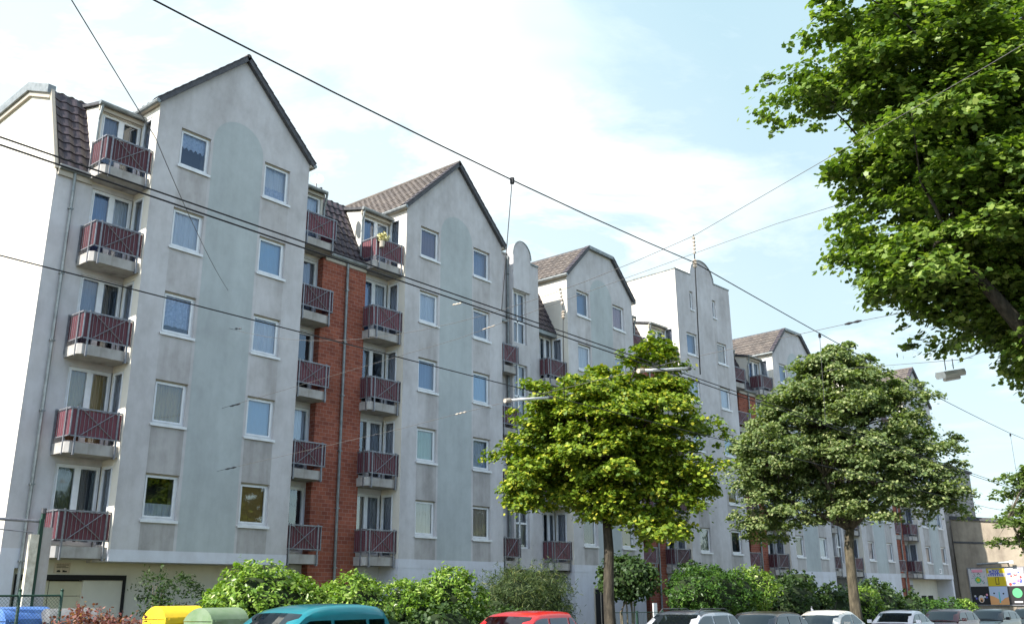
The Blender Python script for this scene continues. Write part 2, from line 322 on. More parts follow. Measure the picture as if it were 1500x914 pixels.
def panel(b, P, u0, u1, z0, z1, holes, mat, stain=None, reveal=.12, back=.55, strip=None):
    """wall rectangle with openings; P(u, depth, z) -> xyz"""
    us = sorted({u0,u1,*[h[0] for h in holes],*[h[1] for h in holes]}); zs = sorted({z0,z1,*[h[2] for h in holes],*[h[3] for h in holes]})
    us = [u for u in us if u0-1e-6 <= u <= u1+1e-6]; zs = [z for z in zs if z0-1e-6 <= z <= z1+1e-6]
    for a, c in zip(us, us[1:]):
        for e, f in zip(zs, zs[1:]):
            um, zm = (a+c)/2, (e+f)/2
            if any(h[0] < um < h[1] and h[2] < zm < h[3] for h in holes): continue
            mm = mat
            if stain and any(h[0]-.01 < um < h[1]+.01 and zm < h[2] for h in holes): mm = stain if zm < 8.2 else 'plaster_washed'
            b.face([P(a,0,e),P(c,0,e),P(c,0,f),P(a,0,f)], mm)
    for (a,c,e,f) in holes:
        b.face([P(a,0,e),P(a,0,f),P(a,back,f),P(a,back,e)], mat); b.face([P(c,0,e),P(c,back,e),P(c,back,f),P(c,0,f)], mat)
        b.face([P(a,0,f),P(c,0,f),P(c,back,f),P(a,back,f)], mat); b.face([P(a,0,e),P(a,back,e),P(c,back,e),P(c,0,e)], mat)
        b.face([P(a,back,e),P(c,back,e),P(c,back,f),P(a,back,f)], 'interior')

WW, WH = 1.08, 1.30
ZT = [5.20, 7.94, 10.68, 13.43, 16.17]
ZB = [2.80, 5.55, 8.30, 11.05, 13.80]

# --- window parts (local: x along, y back, z up, origin = lower left corner of the opening)
def frame_mesh(w, h, y0=.10, bars=(), side=.06, sash=.055):
    b = MB()
    def ring(x0,x1,z0,z1,t,ya,yb):
        b.box(x0,x1,ya,yb,z0,z0+t,'pvc'); b.box(x0,x1,ya,yb,z1-t,z1,'pvc'); b.box(x0,x0+t,ya,yb,z0+t,z1-t,'pvc'); b.box(x1-t,x1,ya,yb,z0+t,z1-t,'pvc')
    ring(0,w,0,h,side,y0,y0+.07); ring(side,w-side,side,h-side,sash,y0-.018,y0+.05)
    for x, t in bars: b.box(x-t/2,x+t/2,y0-.015,y0+.055,side,h-side,'pvc')
    return b
def curtain_mesh(w, z0, z1, mat, y=.24, zig=0, amp=.02, x0=.02):
    b = MB(); n = max(8,int((w-2*x0)/.035)); ph = rnd.random()*6
    pts = [(x0+(w-2*x0)*i/n) for i in range(n+1)]
    yy = [y+amp*math.sin(ph+x*38)+amp*.5*math.sin(x*17) for x in pts]
    zz = [z0+(abs(((x*zig) % 1)-.5)*.22 if zig else .008*math.sin(x*25)) for x in pts]
    for i in range(n): b.face([(pts[i],yy[i],zz[i]),(pts[i+1],yy[i+1],zz[i+1]),(pts[i+1],yy[i+1],z1),(pts[i],yy[i],z1)], mat)
    return b
def make_window(w, h, kind):
    root = bpy.data.objects.new('window', None)
    b = frame_mesh(w, h); b.box(0,w,.085,.12,h-.045,h-.0,'pvc_beige')
    fr = b.build('window', origin=(0,0,0)); COL.objects.unlink(fr)
    def ch(mb, name, smooth=False):
        o = mb.build(name, origin=(0,0,0), smooth=smooth); COL.objects.unlink(o); o.parent = fr; return o
    g = MB(); g.face([(.11,.115,.11),(w-.11,.115,.11),(w-.11,.115,h-.11),(.11,.115,h-.11)], 'glass'); ch(g,'glass_pane')
    s = MB(); s.box(-.05,w+.05,-.055,.09,-.045,-.005,'pvc'); s.box(-.05,w+.05,-.06,-.05,-.085,-.005,'pvc'); ch(s,'window_sill')
    for (z0,z1,mat,zig,y,amp) in kind: ch(curtain_mesh(w, z0*h, z1*h, mat, y, zig, amp), 'curtain_or_sky', True)  # the sky kind hangs a sheet painted as mirrored sky, no curtain
    return fr
K = {'valance':[(.52,.97,'cur_lace',6,.2,.015)], 'sheer':[(.03,.97,'cur_white',0,.2,.02)], 'lacegap':[(.22,.97,'cur_lace',0,.2,.02)],
 'yellow':[(.03,.97,'cur_yellow',0,.22,.03)], 'halflace':[(.06,.36,'cur_white',0,.18,.02)], 'lacelow':[(.2,.97,'cur_white',5,.24,.01),(.06,.36,'cur_lace',0,.18,.02)],
 'blue':[(.03,.97,'cur_blue',0,.2,.004)], 'bluelow':[(.03,.97,'cur_blue',0,.2,.006)], 'ochre':[(.03,.97,'cur_ochre',0,.18,.003)], 'purple':[(.03,.97,'cur_purple',0,.2,.004)],
 'green':[(.03,.97,'cur_green',0,.2,.012)], 'cream':[(.03,.97,'cur_cream',0,.18,.012)], 'sky':[(.03,.97,'sky_reflection',0,.3,.003)], 'grey':[(.03,.97,'cur_grey',0,.2,.01)], 'pink':[(.1,.97,'cur_pink',3,.2,.02)],
 'dark':[(.03,.97,'cur_dark',0,.3,.02)], 'creamlow':[(.25,.97,'cur_cream',0,.2,.01),(.03,.28,'cur_yellow',0,.17,.02)]}
protoW = {}
def put(proto, F, s_, d, z, extra=0, mirror=False):
    c = copy_part(proto, ROOT); c.location = Vector(F(s_,d,z))-RL; c.rotation_euler.z = extra-F.dl; return c
def window(F, s_, zt, kind):
    if kind not in protoW: protoW[kind] = make_window(WW, WH, K[kind])
    return put(protoW[kind], F, s_, 0, zt-WH)

# --- balcony doors (two leaves), side pane
DW, DH = 1.30, 2.26
protoD = {}
def door(F, s_, d, z, kind, w=DW, h=DH, mirror=False):
    key = (kind, h, w)
    if key not in protoD:
        b = frame_mesh(w, h, .02, bars=((w*.5,.17),), side=.07, sash=.03); b.box(.07,w-.07,.0,.07,.07,.17,'pvc')
        fr = b.build('balcony_door', origin=(0,0,0)); COL.objects.unlink(fr)
        def ch(mb, name, smooth=False):
            o = mb.build(name, origin=(0,0,0), smooth=smooth); COL.objects.unlink(o); o.parent = fr; return o
        for (a,c) in ((.10,w*.5-.085),(w*.5+.085,w-.10)):
            g = MB(); g.face([(a,.05,.17),(c,.05,.17),(c,.05,h-.10),(a,.05,h-.10)],'glass'); ch(g,'glass_pane')
        m1, m2 = kind
        for (m_, xa, xb) in ((m1,.08,w*.5-.06),(m2,w*.5+.06,w-.08)):
            if m_:
                c_ = MB(); n = 14; pts = [xa+(xb-xa)*i/n for i in range(n+1)]
                for i in range(n): c_.face([(pts[i],.16+.02*math.sin(i*2.1),.1),(pts[i+1],.16+.02*math.sin((i+1)*2.1),.1),(pts[i+1],.16+.02*math.sin((i+1)*2.1),h-.08),(pts[i],.16+.02*math.sin(i*2.1),h-.08)],m_)
                ch(c_,'curtain_or_sky',True)  # some leaves carry a painted sky reflection instead of cloth
        protoD[key] = fr
    return put(protoD[key], F, s_, d, z)
protoS = {}
def sidepane(F, s_, d, z, w=.62, face=-1, kind='cur_grey'):
    """window in the gable's flank; face=-1 looks to the left (-s), face=+1 to the right"""
    if (w,kind) not in protoS:
        b = frame_mesh(w, DH, .02, side=.06, sash=.03); fr = b.build('side_window', origin=(0,0,0)); COL.objects.unlink(fr)
        g = MB(); g.face([(.09,.05,.09),(w-.09,.05,.09),(w-.09,.05,DH-.09),(.09,.05,DH-.09)],'glass'); o = g.build('glass_pane', origin=(0,0,0)); COL.objects.unlink(o); o.parent = fr
        o = curtain_mesh(w,.06,DH-.06,kind,.16).build('curtain_or_sky', origin=(0,0,0), smooth=True); COL.objects.unlink(o); o.parent = fr
        protoS[(w,kind)] = fr
    if face < 0: return put(protoS[(w,kind)], F, s_, d+w, z, extra=-math.pi/2)
    return put(protoS[(w,kind)], F, s_, d, z, extra=math.pi/2)

# --- balconies: slab > railing, privacy panels
protoB = {}
def balcony(F, s_, z, w, dep=.86, side='L', front=.16, label=None):
    """side: which end is free ('L','R') or 'N' none"""
    key = (w, dep, side)
    if key not in protoB:
        b = MB(); ch = .10
        if side == 'L': poly = [(0,ch),(ch,0),(w,0),(w,dep),(0,dep)]
        elif side == 'R': poly = [(0,0),(w-ch,0),(w,ch),(w,dep),(0,dep)]
        elif side == 'B': poly = [(0,ch),(ch,0),(w-ch,0),(w,ch),(w,dep),(0,dep)]
        else: poly = [(0,0),(w,0),(w,dep),(0,dep)]
        b.prism(poly, lambda u,v,a: (u,v,a), 0, .30, 'concrete')
        sl = b.build('balcony', origin=(0,0,0)); COL.objects.unlink(sl)
        r = MB(); p = MB(); y = -.045; t = .022
        zt, zb_, zl = 1.24, .50, .44
        def post(x, yy, low=-.06): r.box(x-t,x+t,yy-t,yy+t,low,1.27,'steel')
        xa, xb = (.04 if side in 'LB' else .0), (w-.04 if side in 'RB' else w)
        post(xa+.16, y); post(xb-.13, y); r.box(xa+.14,xa+.18,y,.06,-.05,0,'steel'); r.box(xb-.15,xb-.11,y,.06,-.05,0,'steel')
        r.box(xa,xb,y-.02,y+.02,zt-.04,zt,'steel'); r.box(xa,xb,y-.015,y+.015,zl,zl+.035,'steel')
        r.box(xa-.012,xa+.02,y-.015,y+.015,zl,zt,'steel'); r.box(xb-.02,xb+.012,y-.015,y+.015,zl,zt,'steel')
        x = xa+.26
        while x < xb-.2: r.box(x-.005,x+.005,y-.008,y+.004,zl,zt-.04,'steel'); x += .115
        # St Andrew's cross
        c0, c1 = xa+.30, xb-.26
        if c1-c0 > .9: cm = (c0+c1)/2; c0, c1 = cm-.42, cm+.42
        for (u,v) in ((c0,c1),(c1,c0)):
            r.tube([(u,y-.022,zl+.05),(v,y-.022,zt-.06)], .013, 'steel', 4)
        p.box(xa+.02,xb-.02,y+.02,y+.03,zl+.04,zt-.05,'panel_red')
        for e, on in ((xa,side in 'LB'),(xb,side in 'RB')):
            if not on: continue
            sg = -1 if e == xa else 1; ex = e+sg*.03
            r.box(ex-.018,ex+.018,y,dep-.02,zt-.04,zt,'steel'); r.box(ex-.013,ex+.013,y,dep-.02,zl,zl+.03,'steel')
            post(ex+sg*.01, y+.22, -.04); post(ex+sg*.01, dep-.06, .1)
            yy = y+.1
            while yy < dep-.1: r.box(ex+sg*.004-.005,ex+sg*.004+.005,yy-.005,yy+.005,zl,zt-.04,'steel'); yy += .115
            ix = ex-sg*.022; p.box(ix-.005,ix+.005,y+.04,dep-.04,zl+.04,zt-.05,'panel_red')
        for (mb,nm) in ((r,'railing'),(p,'privacy_panel')):
            o = mb.build(nm, origin=(0,0,0)); COL.objects.unlink(o); o.parent = sl
        protoB[key] = sl
    return put(protoB[key], F, s_, front, z)

def tiles(b, O, U, V, nu, nv, mat, tw=.30, tc=.34, hb=.05, step=.035):
    """pantile field: O corner, U along the eaves, V up the slope"""
    O = Vector(O); U = Vector(U); V = Vector(V); N = U.cross(V).normalized(); 
    ku = max(1,round(U.length/tw)); kv = max(1,round(V.length/tc)); m = 6; cols = ku*m
    prof = [hb*(math.cos(2*math.pi*(i%m)/m)*.5+.5) for i in range(cols+1)]
    k = b.mi(mat)
    for r_ in range(kv):
        jit = rnd.uniform(-.004,.004)
        base = len(b.v)
        for (vv, off) in ((r_/kv, step+jit), (min(1,(r_+1.06)/kv), 0.0)):
            for i in range(cols+1): b.v.append(tuple(O+U*(i/cols)+V*vv+N*(prof[i]+off)))
        for i in range(cols+1): b.v.append(tuple(O+U*(i/cols)+V*(r_/kv)+N*(-.01)))
        n = cols+1
        for i in range(cols):
            b.f.append((base+i,base+i+1,base+n+i+1,base+n+i)); b.m.append(k)
            b.f.append((base+2*n+i,base+2*n+i+1,base+i+1,base+i)); b.m.append(k)

GD = 9.0     # how far the gable roofs run back
def gable(F, L, kindsL, kindsR, clip=False, gf='flush', Lrec=1.0, Rrec=1.0, arch=True, topwin=True, brickR=False, nL=5, nR=5, tilemat='tile_brown'):
    Rr = L+5.90; Cc = L+2.95; EV, AP = 16.80, 19.62
    wl, wr = L+.81, Rr-.81-WW
    holes = [(x,x+WW,z-WH,z) for x in (wl,wr) for z in ZT]
    b = MB(); z0 = 3.05
    panel(b, lambda u,d,z: F(u,d,z), L, Rr, z0, EV, holes, 'plaster', 'plaster_stained')
    if clip: top = [(L,EV),(Rr,EV),(Cc+1.07,18.6),(Cc-1.07,18.6)]
    else: top = [(L,EV),(Rr,EV),(Cc,AP)]
    b.face([F(u,0,z) for u,z in top], 'plaster')
    rhf = lambda n: [(.36,.98,z+.30,z+.30+DH) for z in ZB[:n]]
    zbot = 2.73 if gf == 'over' else -1.6
    # flanks: near part with the side panes, far part above the neighbouring roofs
    for (x, sg, on) in ((L,1,nL),(Rr,-1,nR)):
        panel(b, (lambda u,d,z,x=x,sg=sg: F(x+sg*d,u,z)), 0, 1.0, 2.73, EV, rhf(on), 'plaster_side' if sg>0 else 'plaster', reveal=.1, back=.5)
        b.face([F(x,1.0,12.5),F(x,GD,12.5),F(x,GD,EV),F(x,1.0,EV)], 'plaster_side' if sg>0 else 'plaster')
        b.face([F(x,1.0,2.73),F(x,1.9,2.73),F(x,1.9,12.5),F(x,1.0,12.5)], 'plaster')
    b.build('gable_wall', ROOT)
    b = MB(); b.box(L-.006,Rr+.006,-.008,.9,2.73,z0,'plaster_white',F)
    if gf == 'flush': b.box(L,Rr,0,2.7,-1.6,2.73,'plaster_white',F)
    b.build('plinth_band', ROOT)
    if gf == 'flush':
        b = MB(); b.box(L+1.5,L+2.4,-.02,.0,-.9,2.0,'interior',F)
        for q in ((L+1.44,L+1.5,-.9,2.06),(L+2.4,L+2.46,-.9,2.06),(L+1.5,L+2.4,2.0,2.06),(L+1.93,L+1.97,-.9,2.0)): b.box(q[0],q[1],-.04,-.001,q[2],q[3],'pvc_beige',F)
        b.build('entrance_door', ROOT)
    if gf == 'over':
        b = MB(); b.box(L-.0,Rr,1.25,1.5,-1.6,2.74,'plaster_side',F); b.box(L+.01,Rr-.01,.895,1.3,2.735,2.95,'plaster_side',F); b.box(Rr-.35,Rr,.02,1.25,-1.6,2.73,'plaster_white',F); b.build('ground_floor_wall', ROOT)
    if arch:
        b = MB(); r_ = .97; zc = 16.20; pts = [(Cc-r_,z0+.0),(Cc+r_,z0+.0)]+[(Cc+r_*math.cos(a),zc+r_*math.sin(a)) for a in np.linspace(0,math.pi,25)]
        b.face([F(u,-.004,z) for u,z in pts], 'plaster_green'); b.build('painted_arch', ROOT)
    # roof
    b = MB(); ov = .13
    k = 1.0 if not clip else 1.0
    def slope(x0, z0_, x1, z1_, tm):
        O = Vector(F(x0,-ov,z0_)); U = Vector(F(x0,GD,z0_))-O; V = Vector(F(x1,-ov,z1_))-O
        if x0 < x1: tiles(b, Vector(F(x0,GD,z0_)), -U, V, 0, 0, tm)
        else: tiles(b, O, U, V, 0, 0, tm)
        b.face([Vector(F(x0,-ov,z0_-.06)), Vector(F(x1,-ov,z1_-.06)), Vector(F(x1,GD,z1_-.06)), Vector(F(x0,GD,z0_-.06))], 'slate')
    if clip:
        slope(L-.12,EV-.05,Cc-1.07,18.66,tilemat); slope(Rr+.12,EV-.05,Cc+1.07,18.66,tilemat)
        b.box(Cc-1.1,Cc+1.1,-.1,GD,18.62,18.72,'slate',F)
    else:
        slope(L-.12,EV-.06,Cc,AP+.06,tilemat); slope(Rr+.12,EV-.06,Cc,AP+.06,tilemat)
        b.tube([F(Cc,-.16,AP+.10),F(Cc,GD,AP+.10)], .1, tilemat, 8)
    b.build('tiled_roof', ROOT)
    b = MB()
    def verge(x0,z0_,x1,z1_):
        dx, dz = x1-x0, z1_-z0_; l = math.hypot(dx,dz); nx, nz = -dz/l, dx/l
        if nz < 0: nx, nz = -nx, -nz
        q = [(x0+nx*.06,z0_+nz*.06),(x1+nx*.06,z1_+nz*.06),(x1-nx*.09,z1_-nz*.09),(x0-nx*.09,z0_-nz*.09)]
        b.prism(q, lambda u,v,a: F(u,a,v), -.16, -.012, 'slate')
        n_ = int(l/.34)
        for i in range(n_):                         # overlapping verge tiles
            t0 = i/n_; x, z = x0+dx*t0, z0_+dz*t0; ex, ez = dx/l*.37, dz/l*.37
            q = [(x+nx*.065,z+nz*.065),(x+ex+nx*.065,z+ez+nz*.065),(x+ex+nx*.082,z+ez+nz*.082),(x+nx*.105,z+nz*.105)]
            b.prism(q, lambda u,v,a: F(u,a,v), -.18, .1, 'tile')
    if clip:
        verge(L-.12,EV-.08,Cc-1.07,18.66); verge(Rr+.12,EV-.08,Cc+1.07,18.66)
        b.box(Cc-1.1,Cc+1.1,-.17,-.012,18.58,18.75,'zinc',F)
    else: verge(L-.12,EV-.08,Cc,AP+.06); verge(Rr+.12,EV-.08,Cc,AP+.06)
    b.build('verge_trim', ROOT)
    for x, sg in ((L,-1),(Rr,1)):
        b = MB(); b.tube([F(x+sg*.15,-.16,EV-.12),F(x+sg*.15,GD,EV-.12)], .075, 'zinc', 8); b.box(x+sg*.02-.02,x+sg*.16+.02,-.1,GD,EV-.2,EV-.1,'pvc_beige',F); b.build('gutter', ROOT)
    for x, ks in ((wl,kindsL),(wr,kindsR)):
        for z, kd in zip(ZT, ks):
            if kd: window(F, x, z, kd)
    return Rr

CUR = [('cur_dark','cur_dark'),('cur_yellow','cur_ochre'),('cur_white','cur_dark'),('cur_white','cur_white'),('sky_reflection','cur_white')]
def bay_units(F, x0, x1, side, cur, face, floors=(0,1,2,3), sidekind='cur_grey', door_d=1.03):
    """glazed doors + balconies of one column. side 'L' = balcony's free end on the left (adjoins the gable at x1)"""
    for i in floors:
        door(F, x0, door_d, ZB[i]+.30, cur[i % len(cur)], w=round(x1-x0,3))
    for i in range(5):
        if side == 'L': balcony(F, x1-1.50, ZB[i], 1.50, side='L')
        else: balcony(F, x0, ZB[i], 1.50, side='R')
        if face == 'L': sidepane(F, x1, .36, ZB[i]+.30, face=-1, kind=sidekind)
        else: sidepane(F, x0, .36, ZB[i]+.30, face=1, kind=sidekind)

def dormer(F, x0, x1, free, cur, wallmat='plaster_side'):
    """top-floor dormer above a balcony column; free = side whose cheek shows"""
    b = MB(); zt = 16.34
    a0, a1 = (x0-.10, x1) if free == 'L' else (x0, x1+.10)
    P = lambda u,d,z: F(u,1.0+d,z)
    panel(b, P, a0, a1, 13.75, zt, [(x0+.0 if free=='L' else x0,x1,14.10,14.10+2.06)], 'plaster_side', back=.5)
    for x in (a0, a1): b.face([F(x,1.0,13.75),F(x,3.4,13.75),F(x,3.4,16.95),F(x,1.0,zt)], wallmat)
    b.build('dormer', ROOT)
    b = MB(); b.prism([(.86,zt+.0),(3.4,zt+.62),(3.4,zt+.72),(.86,zt+.10)], lambda u,v,a: F(a,u,v), a0-.10, a1+.0, 'slate')
    b.box(a0-.06,a1,.9,.98,zt-.16,zt-.01,'pvc_beige',F); b.tube([F(a0-.12,.80,zt+.03),F(a1+.02,.80,zt+.03)], .075, 'zinc', 8)
    px = a0-.02 if free == 'L' else a1+.02
    b.tube([F(px,.80,zt),F(px,.86,zt-.25),F(px,1.0+(-.06),zt-.5),F(px,.94,13.9)], .045, 'zinc', 8)
    b.build('dormer_roof', ROOT)
    door(F, x0, 1.03, 14.10, cur, w=round(x1-x0,3), h=2.08)

def mansard(F, x0, x1, d0=.72, zb=13.93, tm='tile'):
    O = F(x0,d0,zb); U = Vector(F(x1,d0,zb))-Vector(O); V = Vector(F(x0,2.1,16.82))-Vector(O)
    b = MB(); tiles(b, O, U, V, 0, 0, tm)
    b.prism([(d0,zb-.02),(2.1,16.80),(2.1,zb-.02)], lambda u,v,a: F(a,u,v), x0, x1, 'slate'); b.build('mansard_roof', ROOT)
    b = MB(); b.tube([F(x0,d0-.10,zb-.02),F(x1,d0-.10,zb-.02)], .085, 'zinc', 8); b.box(x0,x1,d0-.06,d0+.1,zb-.26,zb-.08,'pvc_beige',F); b.build('gutter', ROOT)

def downpipe(F, x, d, z0, z1, name='downpipe'):
    b = MB(); b.tube([F(x,d-.02,z1),F(x+.02,d,z1-.35),F(x+.02,d,z0)], .05, 'zinc', 8)
    z = z0+1.2
    while z < z1-.5: b.box(x-.045,x+.085,d-.06,d+.06,z,z+.04,'zinc',F); z += 2.0
    b.build(name, ROOT)

def brickbay(F, a, c, curL, curR, top=('sky_reflection','cur_white')):
    """recess between two gables: balconies left and right, brick pier, mansard"""
    bl, br = a+1.42, c-1.42
    b = MB()
    holes = [(a,bl-.02,z+.30,z+.30+DH) for z in ZB[:4]]+[(br+.02,c,z+.30,z+.30+DH) for z in ZB[:4]]
    panel(b, lambda u,d,z: F(u,1.0+d,z), a, c, -1.6, 13.75, holes+[(a+.1,bl-.1,-.4,2.3),(br+.1,c-.1,-.4,2.3)], 'plaster_white', back=.6)
    b.build('recess_wall', ROOT)
    b = MB(); b.box(bl,br,.70,1.3,-1.6,13.72,'brick',F); b.build('brick_pier', ROOT)
    mansard(F, bl+.1, br-.0)
    dormer(F, a, bl-.02, 'R', top); dormer(F, br+.02, c, 'L', top)
    bay_units(F, a, bl-.02, 'R', curL, 'R'); bay_units(F, br+.02, c, 'L', curR, 'L')
    downpipe(F, (bl+br)/2+.05, .62, -.5, 13.8)

def mainroof(F, x0, x1):
    b = MB(); 
    O = F(x0,2.1,16.80); U = Vector(F(x1,2.1,16.80))-Vector(O)
    tiles(b, O, U, Vector(F(x0,3.6,17.45))-Vector(O), 0, 0, 'tile_brown')
    b.face([F(x0,3.6,17.45),F(x1,3.6,17.45),F(x1,9.5,17.1),F(x0,9.5,17.1)], 'slate'); b.face([F(x0,9.5,17.1),F(x1,9.5,17.1),F(x1,12,13.5),F(x0,12,13.5)], 'slate')
    b.face([F(x1,12,-1.6),F(x0,12,-1.6),F(x0,12,13.5),F(x1,12,13.5)], 'plaster')
    b.build('main_roof', ROOT)

# left end: half recess with garage, then gable 1
F = F1
b = MB()
prof = [(1.0,-1.6),(1.0,13.85),(.98,13.86),(2.1,16.82),(3.6,17.45),(6.0,17.25),(9.5,17.1),(12,13.5),(12,-1.6)]
b.face([F(10.79,u,v) for u,v in prof], 'plaster_side'); b.build('end_wall', ROOT)
b = MB()
path = [(.95,13.9),(2.05,16.9),(3.6,17.55),(9.5,17.2)]
for (u0,v0),(u1,v1) in zip(path[1:],path[2:]):
    b.prism([(u0,v0-.20),(u1,v1-.20),(u1,v1+.09),(u0,v0+.09)], lambda u,v,a: F(a,u,v), 10.62, 10.86, 'zinc')
    b.prism([(u0,v0-.36),(u1,v1-.36),(u1,v1-.2),(u0,v0-.2)], lambda u,v,a: F(a,u,v), 10.70, 10.84, 'pvc_beige')
b.prism([(.95,13.86),(2.05,16.86),(2.15,16.86),(1.05,13.86)], lambda u,v,a: F(a,u,v), 10.72, 10.83, 'pvc_beige')
b.build('roof_edge_trim', ROOT)
b = MB()
holesA = [(11.92,13.22,z+.30,z+.30+DH) for z in ZB[:4]]
panel(b, lambda u,d,z: F(u,1.0+d,z), 10.79, 13.22, 3.05, 13.75, holesA, 'plaster', back=.6)
panel(b, lambda u,d,z: F(u,1.0+d,z), 10.79, 11.75, 2.55, 3.05, [], 'plaster_white')
b.face([F(11.75,1.0,2.8),F(13.22,1.0,2.8),F(13.22,1.0,3.05),F(11.75,1.0,3.05)], 'plaster_white')
b.build('recess_wall', ROOT)
b = MB(); panel(b, lambda u,d,z: F(u,1.24+d,z), 11.2, 14.62, -.2, 2.8, [(11.35,14.45,-.2,2.40)], 'plaster_side', back=.3)
b.box(10.79,11.2,1.0,1.5,-1.6,2.55,'plaster_white',F); b.face([F(11.2,1.0,2.8),F(13.22,1.0,2.8),F(13.22,1.26,2.8),F(11.2,1.26,2.8)],'plaster_white'); b.build('garage_wall', ROOT)
b = MB()
for i in range(6): b.box(11.43,14.37,1.33,1.36,-.2+i*.41,.2+i*.41-.004,'plaster_cream',F)
b.box(12.3,12.31,1.322,1.335,.9,2.24,'interior',F); b.box(12.3,13.3,1.322,1.335,2.23,2.245,'interior',F)
gd = b.build('garage_door', ROOT)
b = MB(); b.box(11.35,14.45,1.20,1.34,2.26,2.40,'rubber',F); b.box(14.37,14.45,1.20,1.34,-.2,2.26,'rubber',F); b.box(11.35,11.43,1.20,1.34,-.2,2.26,'rubber',F); b.build('door_frame', gd)
b = MB(); b.box(12.35,12.78,1.215,1.238,2.44,2.72,'cur_cream',F)
for k in range(3): b.box(12.40,12.73-.08*(k%2),1.208,1.214,2.655-k*.035,2.668-k*.035,'rubber',F)
b.box(12.42,12.52,1.208,1.214,2.47,2.505,'rubber',F); b.box(12.44,12.50,1.208,1.214,2.505,2.52,'rubber',F); b.box(12.58,12.70,1.208,1.214,2.47,2.505,'rubber',F); b.box(12.58,12.63,1.208,1.214,2.505,2.52,'rubber',F)
b.build('garage_sign', ROOT)
mansard(F, 10.83, 11.86, d0=.98)
dormer(F, 11.92, 13.22, 'L', ('cur_grey','cur_dark'))
bay_units(F, 11.92, 13.22, 'L', [('cur_dark','cur_dark'),('cur_yellow','cur_yellow'),('cur_grey','cur_dark'),('sky_reflection','cur_white')], 'L')
downpipe(F, 11.3, .93, -.5, 13.85)
gable(F1, 13.22, ['halflace','yellow','lacegap','sheer','valance'], ['ochre','bluelow','sheer','blue','lacelow'], gf='over')
brickbay(F1, 19.12, 24.05, [('cur_dark','cur_dark'),('cur_white','cur_white'),('sky_reflection','cur_dark'),('cur_white','cur_grey')], [('cur_cream','cur_grey'),('cur_dark','cur_grey'),('cur_dark',None),('sky_reflection','cur_white')], ('sky_reflection','cur_white'))
gable(F1, 24.05, ['cream','green','sky','sheer','purple'], ['cream','lacelow','bluelow','grey','sky'], nR=0)

